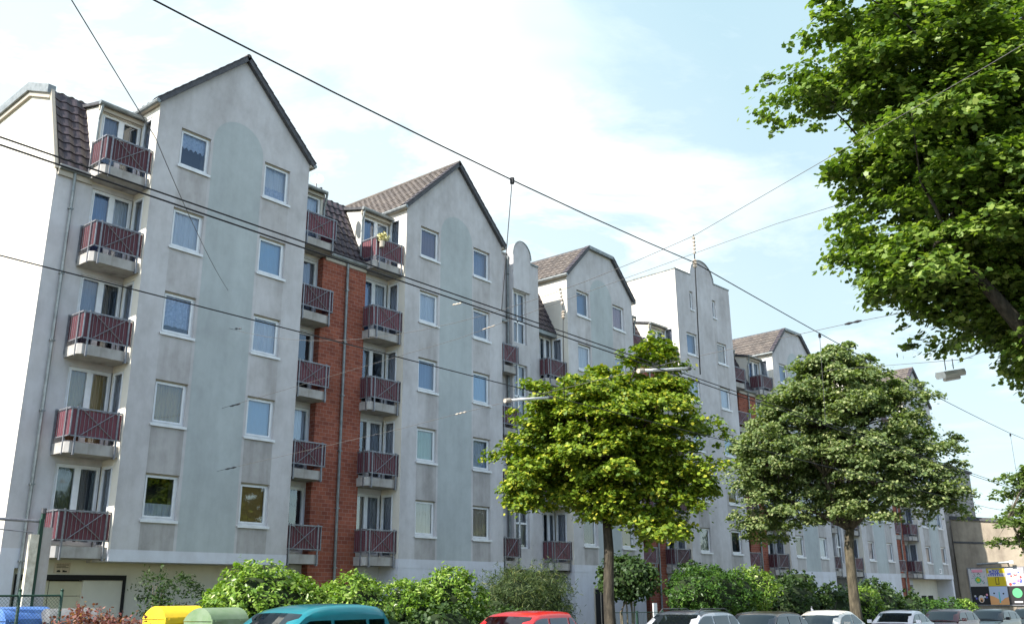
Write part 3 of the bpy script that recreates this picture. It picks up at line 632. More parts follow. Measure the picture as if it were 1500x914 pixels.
# stairwell bay with round-headed pilaster
def stairbay(F, a, c, cur):
    w = c-a; e = c-1.50; b = MB()
    panel(b, lambda u,d,z: F(u,.60+d,z), a, e, 2.73, 16.78, [], 'plaster')
    b.face([F(a,.2,2.73),F(c,.2,2.73),F(c,2.6,2.73),F(a,2.6,2.73)],'plaster_white'); panel(b, lambda u,d,z: F(u,2.6+d,z), a, c, -1.6, 2.73, [(a+.5,a+1.4,-.6,1.9),(a+2.4,a+3.4,-.6,1.9)], 'plaster', back=.3)
    b.face([F(e,.6,2.73),F(e,1.05,2.73),F(e,1.05,16.78),F(e,.6,16.78)], 'plaster'); b.face([F(e,1.0,13.6),F(e,6,13.6),F(e,6,16.78),F(e,1.0,16.78)],'plaster')
    b.box(a,e,.55,6,16.78,16.86,'zinc',F)
    panel(b, lambda u,d,z: F(u,1.0+d,z), e, c, 2.73, 13.75, [(e+.55,c,z+.30,z+.30+DH) for z in ZB[:4]], 'plaster', back=.6)
    b.build('stairwell_wall', ROOT)
    b = MB(); p0, p1 = a+1.08, a+2.35; zc = 16.75; r_ = (p1-p0)/2
    hs = [(p0+.12,p1-.22,12.60,15.05)]+[(p0+.12,p1-.22,z-1.45,z+1.05) for z in (10.6,7.85,5.1)]
    panel(b, lambda u,d,z: F(u,.30+d,z), p0, p1, 2.8, 15.1, hs, 'plaster', back=.8)
    arc = [(p0,15.1),(p1,15.1)]+[((p0+p1)/2+r_*math.cos(t),zc+r_*math.sin(t)*1.15) for t in np.linspace(0,math.pi,21)]
    b.prism(arc, lambda u,v,d: F(u,d,v), .20, .62, 'plaster')
    for x in (p0,p1): b.face([F(x,.3,2.8),F(x,.62,2.8),F(x,.62,15.1),F(x,.3,15.1)], 'plaster')
    b.build('round_headed_pilaster', ROOT)
    b = MB(); rim = [((p0+p1)/2+(r_+.03)*math.cos(t),zc+(r_+.03)*math.sin(t)*1.15) for t in np.linspace(0,math.pi,21)]
    b.tube([F(u,.19,v) for u,v in rim], .03, 'zinc', 6); b.build('coping', ROOT)
    for (x0,x1,z0,z1) in hs:
        w_, h_ = x1-x0, z1-z0
        fr = MB(); fm = frame_mesh(w_, h_, .12, bars=((w_*.42,.06),), side=.06, sash=.02); fm.box(.05,w_-.05,.105,.17,h_*.42-.04,h_*.42+.04,'pvc')
        o = fm.build('stair_window', ROOT, origin=RL); o.location = Vector(F(x0,.30,z0))-RL; o.rotation_euler.z = -F.dl
        me = o.data; 
        for v in me.vertices: v.co = v.co+RL
        g = MB(); g.face([(.07,.15,.07),(w_-.07,.15,.07),(w_-.07,.15,h_-.07),(.07,.15,h_-.07)],'glass'); og = g.build('glass_pane', origin=(0,0,0)); og.parent = o
        cm = curtain_mesh(w_,.05,h_-.05,'sky_reflection',.35,0,.004).build('sky_sheet', origin=(0,0,0), smooth=True); cm.parent = o  # mirrored sky put into a coloured sheet behind the stair glazing
    downpipe(F, p0-.08, .50, 2.6, 16.7); downpipe(F, p1+.10, .48, 2.6, 16.7)
    for i in range(5 if False else 4): balcony(F, a, ZB[i]+.02, 1.20, dep=.52, side='N', front=.10)
    b = MB(); b.box(a,p0-.1,.46,.62,13.5,13.6,'zinc',F); b.build('ledge', ROOT)
    for i in range(4):
        door(F, e+.55, 1.03, ZB[i]+.30, cur[i%len(cur)], w=round(c-e-.55,3)); balcony(F, c-1.50, ZB[i], 1.50, side='L'); sidepane(F, c, .36, ZB[i]+.30, face=-1)
    # little slated cheek roof over the top door
    b = MB(); O = F(e,.75,13.85); tiles(b, O, Vector(F(c,.75,13.85))-Vector(O), Vector(F(e,1.85,16.2))-Vector(O),0,0,'tile')
    b.face([F(e,2.2,13.6),F(c,2.2,13.6),F(c,2.2,16.2),F(e,2.2,16.2)],'slate'); b.box(e,c+.02,.66,.9,13.62,13.84,'zinc',F); b.build('slated_canopy', ROOT)
stairbay(F1, 29.95, 34.88, [('cur_dark','cur_grey'),('cur_white','cur_grey'),('cur_dark','cur_white'),('cur_dark','cur_grey')])
gable(F1, 34.88, ['dark','grey','sheer','sheer','sky'], ['ochre','sheer','blue','sheer','pink'], clip=True, nL=4)

# brick bay at the bend, tower
brickbay(F2, 40.80, 45.30, CUR[:4], [('cur_dark','cur_dark'),('cur_dark','cur_grey'),('cur_grey','cur_white'),('sky_reflection','cur_white')])
def tower(F, L, kl, kr):
    Rr = L+5.90; TZ = 19.80; Cc = L+2.85; b = MB()
    wl, wr = L+.81, Rr-.81-WW+.05
    holes = [(x,x+WW,z-WH,z) for x in (wl,wr) for z in ZT]+[(L+1.40,L+1.76,17.64,18.76),(L+3.86,L+4.22,17.64,18.76)]
    panel(b, lambda u,d,z: F(u,d,z), L, Rr, -1.6, TZ, holes, 'plaster', 'plaster_stained')
    r_ = 1.26; arc = [(Cc-r_,TZ),(Cc+r_,TZ)]+[(Cc+r_*math.cos(t),TZ+r_*math.sin(t)*.92) for t in np.linspace(0,math.pi,25)][1:-1]
    b.prism(arc, lambda u,v,d: F(u,d,v), .003, 2.4, 'plaster_side'); b.face([F(u,0,v) for u,v in arc], 'plaster')
    rh = [(.36,.98,z+.30,z+.30+DH) for z in ZB]
    for (x, sg) in ((L,1),(Rr,-1)):
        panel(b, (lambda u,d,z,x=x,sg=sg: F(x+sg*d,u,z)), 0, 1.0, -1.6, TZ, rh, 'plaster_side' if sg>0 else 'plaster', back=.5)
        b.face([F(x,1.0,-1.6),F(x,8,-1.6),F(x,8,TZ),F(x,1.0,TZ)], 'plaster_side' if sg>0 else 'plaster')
    b.face([F(L,8,-1.6),F(Rr,8,-1.6),F(Rr,8,TZ),F(L,8,TZ)], 'plaster'); b.face([F(L,.3,TZ-.3),F(Rr,.3,TZ-.3),F(Rr,8,TZ-.3),F(L,8,TZ-.3)], 'slate')
    b.build('tower_wall', ROOT)
    b = MB()
    for (x0,x1) in ((L-.04,Cc-r_),(Cc+r_,Rr+.04)): b.box(x0,x1,-.04,.3,TZ,TZ+.07,'zinc',F)
    b.box(L-.04,L+.3,.3,8,TZ,TZ+.07,'zinc',F); b.box(Rr-.3,Rr+.04,.3,8,TZ,TZ+.07,'zinc',F)
    b.tube([F(Cc+(r_+.02)*math.cos(t),-.02,TZ+(r_+.02)*math.sin(t)*.92) for t in np.linspace(0,math.pi,25)], .035, 'zinc', 6)
    b.build('coping', ROOT)
    for x, ks in ((wl,kl),(wr,kr)):
        for z, kd in zip(ZT, ks): window(F, x, z, kd)
    pw = make_window(.36, 1.12, [(.03,.97,'cur_dark',0,.25,.005)])
    for x in (L+1.40,L+3.86): put(pw, F, x, 0, 17.64)
tower(F2, 45.30, ['grey','dark','sheer','sheer','sky'], ['dark','creamlow','blue','sheer','cream'])
brickbay(F2, 51.20, 56.08, CUR[:4], [('cur_dark','cur_dark'),('cur_grey','cur_white'),('cur_dark','cur_white'),('sky_reflection','cur_white')])
gable(F2, 56.08, ['dark','sheer','grey','sheer','sky'], ['sheer','dark','sheer','grey','sheer'], clip=True, nR=0)
stairbay(F2, 61.98, 66.64, [('cur_deepblue','cur_deepblue'),('cur_dark','cur_grey'),('cur_dark','cur_white'),('cur_dark','cur_grey')])
gable(F2, 66.64, ['grey','sheer','dark','sheer','sheer'], ['sheer','dark','grey','sheer','sky'], nL=4, clip=True)
brickbay(F2, 72.54, 77.22, CUR[:4], [('cur_grey','cur_deepblue'),('cur_pink','cur_dark'),('cur_dark','cur_white'),('sky_reflection','cur_white')])
gable(F2, 77.22, ['grey','grey','sheer','dark','sheer'], ['grey','sheer','dark','sheer','sky'], gf='over', nR=0)
mainroof(F1, 10.80, 45.0); mainroof(F2, 45.35, 83.1)
b = MB(); F = F2
b.face([F(83.12,u,v) for u,v in prof], 'plaster_side'); b.build('end_wall', ROOT)
for i in range(5): balcony(F2, 83.14, ZB[i], .95, dep=.8, side='B', front=1.2)
b = MB(); b.box(80.2,80.75,-.03,-.008,3.12,3.52,'pvc',F2)
b.box(80.27,80.31,-.035,-.03,3.2,3.44,'rubber',F2); b.prism([(80.31,3.32),(80.40,3.44),(80.44,3.44),(80.35,3.32),(80.44,3.2),(80.40,3.2)], lambda u,v,d: F2(u,d,v), -.035,-.03,'rubber')
b.box(80.5,80.53,-.035,-.03,3.2,3.44,'rubber',F2); b.box(80.53,80.62,-.035,-.03,3.40,3.44,'rubber',F2); b.box(80.53,80.60,-.035,-.03,3.30,3.33,'rubber',F2)
b.build('house_sign', ROOT)
b = MB(); b.tube([F2(82.9,.3,2.73),F2(82.95,.3,-1.2)], .07, 'zinc', 8); b.build('downpipe', ROOT)
# ground floor doors of the last house
b = MB()
for x in (79.2,80.6): b.box(x,x+.9,1.20,1.25,-1.4,1.5,'rubber',F2)
b.build('entrance_door', ROOT)
# satellite dish on the dormer roof
b = MB(); c0 = Vector(F1(20.72,1.6,17.2)); n = Vector((-.45,-.6,.35)).normalized(); e1 = n.cross(Vector((0,0,1))).normalized(); e2 = e1.cross(n)
prev = None
for k in range(5):
    rr = .27*k/4; off = .07*(k/4)**2
    ring = [tuple(c0+n*off+(e1*math.cos(t)+e2*math.sin(t)*1.1)*rr) for t in np.linspace(0,2*math.pi,17)[:-1]]
    if prev:
        for i in range(16): b.face([prev[i],prev[(i+1)%16],ring[(i+1)%16],ring[i]], 'lamp_white')
    prev = ring
b.tube([tuple(c0),tuple(c0-n*.12),tuple(c0-n*.12-Vector((0,0,.5)))], .03, 'steel', 6); b.tube([tuple(c0-e2*.34),tuple(c0+n*.38-e2*.08)], .012, 'steel', 5)
b.build('satellite_dish', ROOT)
b = MB(); b.tube([F1(21.5,2.3,16.8),F1(21.5,2.3,17.35)], .06, 'slate', 8); b.build('vent_pipe', ROOT)

# ---------------------------------------------------------------- foliage
def leafshape(kind):
    if kind == 'maple':
        a = [(-90,.6),(-60,.62),(-25,.98),(0,.74),(28,1.05),(60,.78),(90,1.15),(120,.78),(152,1.05),(180,.74),(205,.98),(240,.62)]
        return np.array([(math.cos(R(t))*r*.5, math.sin(R(t))*r*.5, 0) for t, r in a])
    if kind == 'long': return np.array([(-.5,0,0),(-.2,.17,.02),(.2,.16,.02),(.5,0,-.04),(.2,-.16,.02),(-.2,-.17,.02)])
    if kind == 'needle': return np.array([(-.5,-.06,0),(.5,0,0),(-.5,.06,0)])
    return np.array([(-.5,0,0),(-.15,.34,.03),(.3,.28,0),(.55,0,-.05),(.3,-.28,0),(-.15,-.34,.03)])
def leaves(name, pts, nrm, size, kind, mat, parent, seed, jitter=.5, svar=.35):
    g = np.random.default_rng(seed); n = len(pts); T = leafshape(kind); k = len(T)
    N = nrm+g.normal(0,jitter,(n,3)); N /= np.linalg.norm(N,axis=1,keepdims=True)+1e-9
    A = g.normal(0,1,(n,3)); A -= N*(A*N).sum(1,keepdims=True); A /= np.linalg.norm(A,axis=1,keepdims=True)+1e-9; B = np.cross(N,A)
    S = size*(1+g.uniform(-svar,svar,n))[:,None,None]
    V = pts[:,None,:]+(T[None,:,0:1]*A[:,None,:]+T[None,:,1:2]*B[:,None,:]+T[None,:,2:3]*N[:,None,:])*S
    o0 = np.array(parent_loc(parent)) if parent else np.zeros(3)
    me = bpy.data.meshes.new(name); me.vertices.add(n*k); me.vertices.foreach_set('co', (V-o0).reshape(-1).astype(np.float32))
    me.loops.add(n*k); me.loops.foreach_set('vertex_index', np.arange(n*k, dtype=np.int32))
    me.polygons.add(n); me.polygons.foreach_set('loop_start', np.arange(0,n*k,k,dtype=np.int32)); me.polygons.foreach_set('loop_total', np.full(n,k,dtype=np.int32))
    mats = mat if isinstance(mat,(list,tuple)) else [mat]
    for m in mats: me.materials.append(MATS[m])
    me.update(calc_edges=True); me.validate()
    o = bpy.data.objects.new(name, me); COL.objects.link(o)
    if parent: o.parent = parent
    return o, me
def clumps(lobes, n, seed, shell=.55, rmin=0):
    """points through lobes (cx,cy,cz,rx,ry,rz), denser to the outside"""
    g = np.random.default_rng(seed); vol = np.array([l[3]*l[4]*l[5] for l in lobes])**.8; idx = g.choice(len(lobes), n, p=vol/vol.sum())
    L = np.array(lobes)[idx]; d = g.normal(0,1,(n,3)); d /= np.linalg.norm(d,axis=1,keepdims=True)
    r = g.uniform(rmin,1,n)**shell
    r *= 1+.12*np.sin(d[:,0]*5+idx)*np.cos(d[:,2]*4+2*idx)
    return L[:,:3]+d*r[:,None]*L[:,3:6], d
def boughs(lobes, nb, per, rb, seed, shell=.45):
    """leaf-bearing boughs: flat drooping fans scattered through the lobes, gaps between them"""
    B, D = clumps(lobes, nb, seed, shell); g = np.random.default_rng(seed+9); n = nb*per
    r = rb*np.exp(g.normal(0,.28,nb)); c = np.repeat(B,per,0); d = np.repeat(D,per,0); rr = np.repeat(r,per)
    a = g.uniform(0,2*np.pi,n); q = np.sqrt(g.uniform(0,1,n)); o = np.stack([np.cos(a)*q, np.sin(a)*q, g.normal(0,.16,n)-.30*q*q],1)
    dh = d.copy(); dh[:,2] = 0; o += dh*.25; o[:,2] -= .22*(o*dh).sum(1)
    nn_ = np.stack([np.cos(a)*q*.5, np.sin(a)*q*.5, np.full(n,.85)],1)+d*.35
    nn_ /= np.linalg.norm(nn_,axis=1,keepdims=True)
    return c+o*rr[:,None], nn_, B
def spray(C, D, per, rad, seed, flat=.4, up=.7):
    """leaves spread in drooping plates round each clump"""
    g = np.random.default_rng(seed); n = len(C)*per; c = np.repeat(C,per,0); d = np.repeat(D,per,0)
    R_ = rad*(1+np.repeat(g.uniform(-.35,.5,len(C)),per))
    o = g.normal(0,.5,(n,3)); o[:,2] *= flat; q = np.hypot(o[:,0],o[:,1]); o[:,2] -= .35*q*q
    P = c+o*R_[:,None]; N = d*(1-up)+np.array([0,0,up])
    return P, N
def branchy(b, base, forks, C, seed, r0, nbr=40, mat='bark'):
    g = random.Random(seed); idx = g.sample(range(len(C)), min(nbr,len(C)))
    for i in idx:
        t = Vector(C[i]); f = min(forks, key=lambda q: (Vector(q[0])-t).length+g.random()*1.2); p = Vector(f[0]); m = (p+t)/2+Vector((g.uniform(-.3,.3),g.uniform(-.3,.3),g.uniform(.0,.35)))
        q1 = p.lerp(m,.5)+Vector((g.uniform(-.1,.1),g.uniform(-.1,.1),.05)); q2 = m.lerp(t,.5)+Vector((g.uniform(-.12,.12),g.uniform(-.12,.12),g.uniform(-.05,.1)))
        b.tube([p,q1,m,q2,t], [f[1]*.5,f[1]*.4,f[1]*.28,f[1]*.17,.008], mat, 5)

def tree(name, loc, label, cat, trunk, forks, lobes, nclump, per, crad, lsize, kind, mats, seed, group=None, flat=.4, nbr=40, shell=.55, up=.7, trunkmat='bark', nb=80, rb=.7, jit=.42):
    root = empty(name, loc, label, cat, group)
    b = MB(); b.tube([p for p,_ in trunk], [r for _,r in trunk], trunkmat, 12); tr = b.build('trunk', root, smooth=True)
    C, D, BC = boughs(lobes, nb, max(1,nclump//nb), rb, seed, shell)
    b = MB(); last = Vector(trunk[-1][0])
    for p, r_ in forks:
        m = last.lerp(Vector(p),.5)+Vector((rnd.uniform(-.12,.12),rnd.uniform(-.12,.12),0)); b.tube([trunk[-2][0] if False else last, m, p],[trunk[-1][1]*.75,(trunk[-1][1]*.75+r_)/2,r_*.8],trunkmat,8)
    branchy(b, None, [(p,r_) for p,r_ in forks]+[(tuple(last),trunk[-1][1])], BC, seed, .1, nbr, trunkmat); b.build('limbs', root, smooth=True)
    P, N = spray(C, D, per, crad, seed+1, flat, up)
    o, me = leaves('crown', P, N, lsize, kind, mats, root, seed+2, jit)
    return root, o, me, P

# street trees between the parked cars: lobes given as (right, depth, z, r, rz) seen from the road
TS = 15/13.5
def lobes_at(bx, by, ang, L):
    r = (math.sin(R(ang)), -math.cos(R(ang))); f = (math.cos(R(ang)), math.sin(R(ang))); out = []
    for (a, d, z, rr, rz) in L: out.append((bx+(a*r[0]+d*f[0])*TS, by+(a*r[1]+d*f[1])*TS, 1.7+(z-1.7)*TS, rr*TS, rr*TS, rz*TS))
    return out
B1 = (20.3*TS, 15.0)
L1 = lobes_at(*B1, 33.7, [(.1,0,5.5,1.9,1.75),(-1.45,.4,5.8,1.2,1.25),(-1.55,-.3,4.85,1.1,.9),(.9,.2,7.5,1.15,.95),(1.2,.1,8.1,.6,.5),(-.45,.1,6.9,1.45,1.1),(-1.2,.1,6.4,1.0,.9),(1.65,.2,5.3,1.15,1.3),(.95,-.2,3.95,1.35,.85),(-1.7,-.2,4.2,.8,.6),(2.1,0,4.7,1.0,.9),(.9,.2,6.4,1.5,1.1),(-.6,.5,4.3,1.2,.8),(.2,1.0,5.6,1.6,1.6)])
F1_ = lobes_at(*B1, 33.7, [(-.6,.3,4.7,.08,1),(.6,-.3,4.8,.08,1),(0,0,5.5,.08,1),(.3,.6,5.1,.07,1),(-.3,-.6,5.0,.07,1),(1.1,.2,4.5,.06,1),(-1.0,.1,4.6,.06,1)])
r_, o, me, P = tree('street_tree', (B1[0],15.0,.03), 'yellow-green dense round street tree beside the pale stair bay, single dark trunk', 'tree',
    [((B1[0],15,-.1),.22),((B1[0],15,.4),.17),((B1[0]-.05,15,1.7),.15),((B1[0]+.05,15,2.9),.14),((B1[0],15,3.9),.12)],
    [((l[0],l[1],l[2]),l[3]) for l in F1_], L1, 4200, 30, .2, .105, 'maple', ['leaf_yellow'], 11, nbr=80, shell=.5, trunkmat='bark_dark', nb=210, rb=.52, up=.3)
B2 = (37.2*TS, 15.0)
L2 = lobes_at(*B2, 19.6, [(0,0,7.7,3.0,2.5),(-3.1,.1,4.6,1.1,.8),(3.4,-.2,5.2,1.1,.8),(2.5,.1,9.0,1.2,.9),(-2.4,.3,7.2,1.9,1.9),(-3.0,-.3,5.3,1.3,1.1),(2.4,.2,7.2,1.9,1.8),(3.5,0,6.3,1.0,1.1),(.2,.3,10.1,1.8,1.35),(-1.4,0,9.2,1.4,1.1),(1.7,.2,9.4,1.4,1.1),(.8,-.4,5.2,1.8,.9),(-1.1,.3,5.0,1.4,.9),(.3,0,11.3,1.1,.7),(0,1.6,7.6,2.3,2.2),(0,.2,10.8,1.6,.9),(-3.3,.2,6.6,1.0,1.1),(-2.2,.2,8.6,1.0,.8),(3.0,.2,8.0,1.2,1.1)])
F2_ = lobes_at(*B2, 19.6, [(-1.3,.3,5.9,.13,1),(0,.1,6.5,.12,1),(1.2,-.2,5.8,.11,1),(.5,.9,6.3,.10,1),(-.6,-.8,6.1,.10,1),(-.5,.2,8.0,.08,1),(1.0,.1,8.1,.08,1),(-2.4,0,5.5,.07,1),(2.4,.1,6.0,.07,1)])
r2_, o, me, P = tree('street_tree', (B2[0],15.0,-.25), 'tall grey-green loose street tree with pale forked trunk before the far gables', 'tree',
    [((B2[0],15,-.6),.34),((B2[0],15,.2),.26),((B2[0]-.05,15,2.0),.21),((B2[0],15,3.6),.20),((B2[0]+.1,14.9,4.4),.18)],
    [((l[0],l[1],l[2]),l[3]) for l in F2_], L2, 7000, 22, .25, .125, 'maple', ['leaf_grey'], 21, nbr=170, shell=.55, nb=480, rb=.60, up=.3, trunkmat='bark_mid')
# near maple at the right edge of the view
MX, MY = 16.6, 3.5
r_, o, me, P = tree('maple_tree', (18.6,1.9,.13), 'large dark green maple with broad lobed leaves overhanging the street at right', 'tree',
    [((18.6,1.9,-.5),.45),((18.6,1.9,.6),.34),((18.5,2.0,2.2),.29),((18.3,2.1,4.2),.27)],
    [((17.9,2.9,7.2),.12),((18.0,2.2,7.2),.16),((18.6,1.2,7.0),.13),((17.0,3.8,8.4),.10),((15.6,3.6,7.2),.08),((18.2,2.8,9.6),.11)],
    [(16.8,3.3,8.9,2.3,2.2,2.3),(18.4,2.0,8.6,3.2,3.0,3.0),(15.85,4.0,7.35,1.25,1.2,1.1),(15.75,4.05,8.4,.9,1.0,1.0),(16.6,3.7,11.4,2.2,2.2,2.0),(18.6,2.2,5.9,1.6,1.6,1.4),(17.4,2.7,6.4,1.2,1.2,1.0),(15.8,4.2,10.4,1.2,1.2,1.3),(18.9,2.0,12.0,2.6,2.6,2.4),(19.0,1.7,4.9,.9,.9,.7)],
    8200, 27, .2, .105, 'maple', ['leaf_maple'], 31, nbr=190, shell=.62, up=.3, trunkmat='bark_dark', nb=410, rb=.6)
r_.location += Vector((.18,-.12,.02))
# far trees
tree('street_tree', (66.5,13.0,-.7), 'pale green feathery street tree at the far right before the posters', 'tree',
    [((66.5,13.0,-.9),.25),((66.5,13.0,1.5),.18),((66.5,13,3.4),.15)], [((66.3,13.2,5.5),.08),((67.2,12.3,5.6),.08),((66.0,13.6,6.2),.06)],
    [(67.2,12.4,6.9,2.8,2.6,2.4),(66.0,13.3,5.0,2.0,1.6,1.2),(68.2,11.4,5.0,2.6,2.2,1.6),(67.6,12.0,8.8,1.8,1.8,1.2)], 600, 20, .35, .2, 'oval', ['leaf_far'], 41, nbr=40, shell=.6, nb=60, rb=.8)

def hedge(name, lobes, n, lsize, kind, mat, label, cat, seed, core=True, per=14, crad=.16, stems=3, up=.45, group=None, flat=.8, jit=.55):
    bx, by = lobes[0][0], lobes[0][1]; z0 = gz(bx)+.1
    root = empty(name, (bx,by,z0), label, cat, group)
    C, D = clumps(lobes, n, seed, .28, .45); C[:,2] = np.maximum(C[:,2], z0+.02)
    P, N = spray(C, D, per, crad, seed+1, flat, up); P[:,2] = np.maximum(P[:,2], z0)
    leaves('foliage', P, N, lsize, kind, mat, root, seed+2, jit)
    b = MB(); g = random.Random(seed)
    for i in range(stems*len(lobes)):
        l = lobes[i%len(lobes)]; x, y = l[0]+g.uniform(-.3,.3)*l[3], l[1]+g.uniform(-.3,.3)*l[4]
        b.tube([(x,y,z0-.1),(x+g.uniform(-.1,.1),y+g.uniform(-.1,.1),(z0+l[2])/2),(l[0]+g.uniform(-.5,.5)*l[3],l[1]+g.uniform(-.5,.5)*l[4],l[2]+.3*l[5])],[.035,.028,.012],'bark',6)
    b.build('stems', root)
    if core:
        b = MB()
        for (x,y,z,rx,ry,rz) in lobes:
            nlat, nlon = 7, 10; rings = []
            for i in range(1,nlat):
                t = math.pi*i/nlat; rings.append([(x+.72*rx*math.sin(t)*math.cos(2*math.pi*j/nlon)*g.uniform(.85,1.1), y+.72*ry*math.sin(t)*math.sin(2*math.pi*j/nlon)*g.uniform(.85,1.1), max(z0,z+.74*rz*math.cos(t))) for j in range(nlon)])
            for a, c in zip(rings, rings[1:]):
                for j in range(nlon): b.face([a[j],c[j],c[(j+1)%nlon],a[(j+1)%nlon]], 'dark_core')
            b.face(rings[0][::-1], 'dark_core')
        b.build('shade_core', root)  # dark filler that paints the inner shade of the bush
    return root

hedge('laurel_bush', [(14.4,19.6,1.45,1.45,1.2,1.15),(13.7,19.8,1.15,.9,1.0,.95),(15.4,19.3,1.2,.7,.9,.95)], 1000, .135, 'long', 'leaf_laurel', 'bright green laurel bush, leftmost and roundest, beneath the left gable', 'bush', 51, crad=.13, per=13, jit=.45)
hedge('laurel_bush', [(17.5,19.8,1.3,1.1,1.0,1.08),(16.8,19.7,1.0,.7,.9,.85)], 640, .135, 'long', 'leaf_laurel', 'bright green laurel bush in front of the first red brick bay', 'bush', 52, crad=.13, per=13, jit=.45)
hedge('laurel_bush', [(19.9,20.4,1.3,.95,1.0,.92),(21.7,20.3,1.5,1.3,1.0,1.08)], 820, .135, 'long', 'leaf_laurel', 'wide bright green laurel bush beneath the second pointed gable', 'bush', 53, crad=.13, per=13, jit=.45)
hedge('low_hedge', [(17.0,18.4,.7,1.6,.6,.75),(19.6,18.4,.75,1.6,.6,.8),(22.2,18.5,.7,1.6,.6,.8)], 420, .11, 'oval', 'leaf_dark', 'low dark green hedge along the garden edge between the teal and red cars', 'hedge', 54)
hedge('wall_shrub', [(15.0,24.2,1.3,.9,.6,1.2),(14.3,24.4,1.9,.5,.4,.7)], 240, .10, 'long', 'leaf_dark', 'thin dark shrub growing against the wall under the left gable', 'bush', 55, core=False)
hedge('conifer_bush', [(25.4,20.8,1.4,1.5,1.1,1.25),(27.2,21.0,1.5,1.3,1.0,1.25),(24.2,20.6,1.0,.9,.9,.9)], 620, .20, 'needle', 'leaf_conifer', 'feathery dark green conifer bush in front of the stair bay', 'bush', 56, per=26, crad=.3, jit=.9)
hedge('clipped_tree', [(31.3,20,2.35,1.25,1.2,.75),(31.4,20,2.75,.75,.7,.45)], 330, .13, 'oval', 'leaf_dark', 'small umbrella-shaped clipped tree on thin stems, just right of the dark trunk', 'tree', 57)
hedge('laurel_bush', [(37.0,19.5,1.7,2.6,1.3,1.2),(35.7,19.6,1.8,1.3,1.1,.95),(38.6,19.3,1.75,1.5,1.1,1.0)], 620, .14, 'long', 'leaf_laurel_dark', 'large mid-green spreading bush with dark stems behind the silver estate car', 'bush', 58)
hedge('laurel_bush', [(40.6,19.3,1.95,1.3,1.1,.95)], 240, .14, 'long', 'leaf_laurel', 'sunlit right part of the big bush, sunlight put into its yellow-green leaf colour', 'bush', 59)  # belongs to the big bush; its sunlight is painted as lighter leaves
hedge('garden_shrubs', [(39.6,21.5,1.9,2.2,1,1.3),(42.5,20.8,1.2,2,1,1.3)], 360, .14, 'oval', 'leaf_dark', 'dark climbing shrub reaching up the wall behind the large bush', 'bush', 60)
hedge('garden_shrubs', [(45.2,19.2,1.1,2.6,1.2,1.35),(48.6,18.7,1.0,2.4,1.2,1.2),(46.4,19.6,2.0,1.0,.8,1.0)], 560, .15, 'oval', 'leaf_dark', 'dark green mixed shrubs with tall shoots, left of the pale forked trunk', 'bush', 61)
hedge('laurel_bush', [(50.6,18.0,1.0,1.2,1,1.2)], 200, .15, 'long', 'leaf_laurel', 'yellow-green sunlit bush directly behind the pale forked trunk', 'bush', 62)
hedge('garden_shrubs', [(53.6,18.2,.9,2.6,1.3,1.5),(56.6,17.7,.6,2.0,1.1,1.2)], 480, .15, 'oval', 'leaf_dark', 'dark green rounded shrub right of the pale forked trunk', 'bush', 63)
hedge('clipped_hedge', [(58.8,17.2,.45,2.0,.9,.95),(61.6,16.8,.45,1.9,.9,.95)], 380, .14, 'oval', 'leaf_laurel_dark', 'low clipped hedge with sunlit end before the last house', 'hedge', 64)
hedge('laurel_bush', [(63.9,16.5,.5,1.1,.8,.85)], 170, .14, 'long', 'leaf_laurel', 'rightmost small bright bush at the end of the clipped hedge', 'bush', 65)
hedge('red_shrub', [(7.75,14.9,.85,.8,.7,.72),(8.4,14.7,.75,.5,.5,.62),(7.1,15.2,.7,.6,.6,.55)], 700, .05, 'oval', 'leaf_red', 'reddish brown small-leaved barberry shrub in front of the garage door', 'bush', 66, core=False, per=16, crad=.17, jit=.9)

bp_ = empty('potted_plant', (22.78,25.1,14.75), 'pale yellow flowering plant on the railing of a top balcony left of the second gable', 'plant')
b = MB(); b.tube([(22.78,25.02,14.62),(22.78,25.02,14.86)], [.09,.12], 'pvc_beige', 10); b.build('pot', bp_)
g0 = np.random.default_rng(3); Pp = np.array([22.78,25.0,15.02])+g0.normal(0,.085,(160,3)); leaves('foliage', Pp, g0.normal(0,1,(160,3)), .09, 'oval', 'ink_cream', bp_, 4)
# ---------------------------------------------------------------- fences, gate post, signs
def fence(name, p0, p1, h, n, label, mesh=.06, rail='fence_green', top=True):
    P0, P1 = Vector(p0), Vector(p1); root = empty(name, p0, label, 'fence')
    for i in range(n+1):
        q = P0.lerp(P1,i/n); b = MB(); b.tube([q-Vector((0,0,.2)), q+Vector((0,0,h+.06))], .028, rail, 8); b.tube([q+Vector((0,0,h+.06)), q+Vector((0,0,h+.10))], [.035,.012], rail, 8); b.build('post', root, smooth=True)
    b = MB()
    for z in (.1,h-.02): b.tube([P0+Vector((0,0,z)),P1+Vector((0,0,z))], .018, rail, 6)
    b.build('rail', root)
    b = MB(); L = (P1-P0).length; U = (P1-P0)/L; k = int(L/mesh)
    hh = h-.12
    for i in range(-int(hh/mesh), k):
        for sg in (1,-1):
            a0 = i*mesh; a1 = a0+hh; t0 = max(0,-a0/hh); t1 = min(1,(L-a0)/hh)
            if t1 <= t0: continue
            z0, z1 = (.1+hh*t0, .1+hh*t1) if sg > 0 else (.1+hh*(1-t0), .1+hh*(1-t1))
            b.tube([P0+U*(a0+hh*t0)+Vector((0,0,z0)), P0+U*(a0+hh*t1)+Vector((0,0,z1))], .0022, rail, 3, caps=False)
    b.build('chain_link_mesh', root)
    return root
fence('chain_link_fence', (6.0,16.9,.1), (8.15,16.9,.1), 1.72, 3, 'low dark green chain-link fence at the left edge, in front of the blue bin')
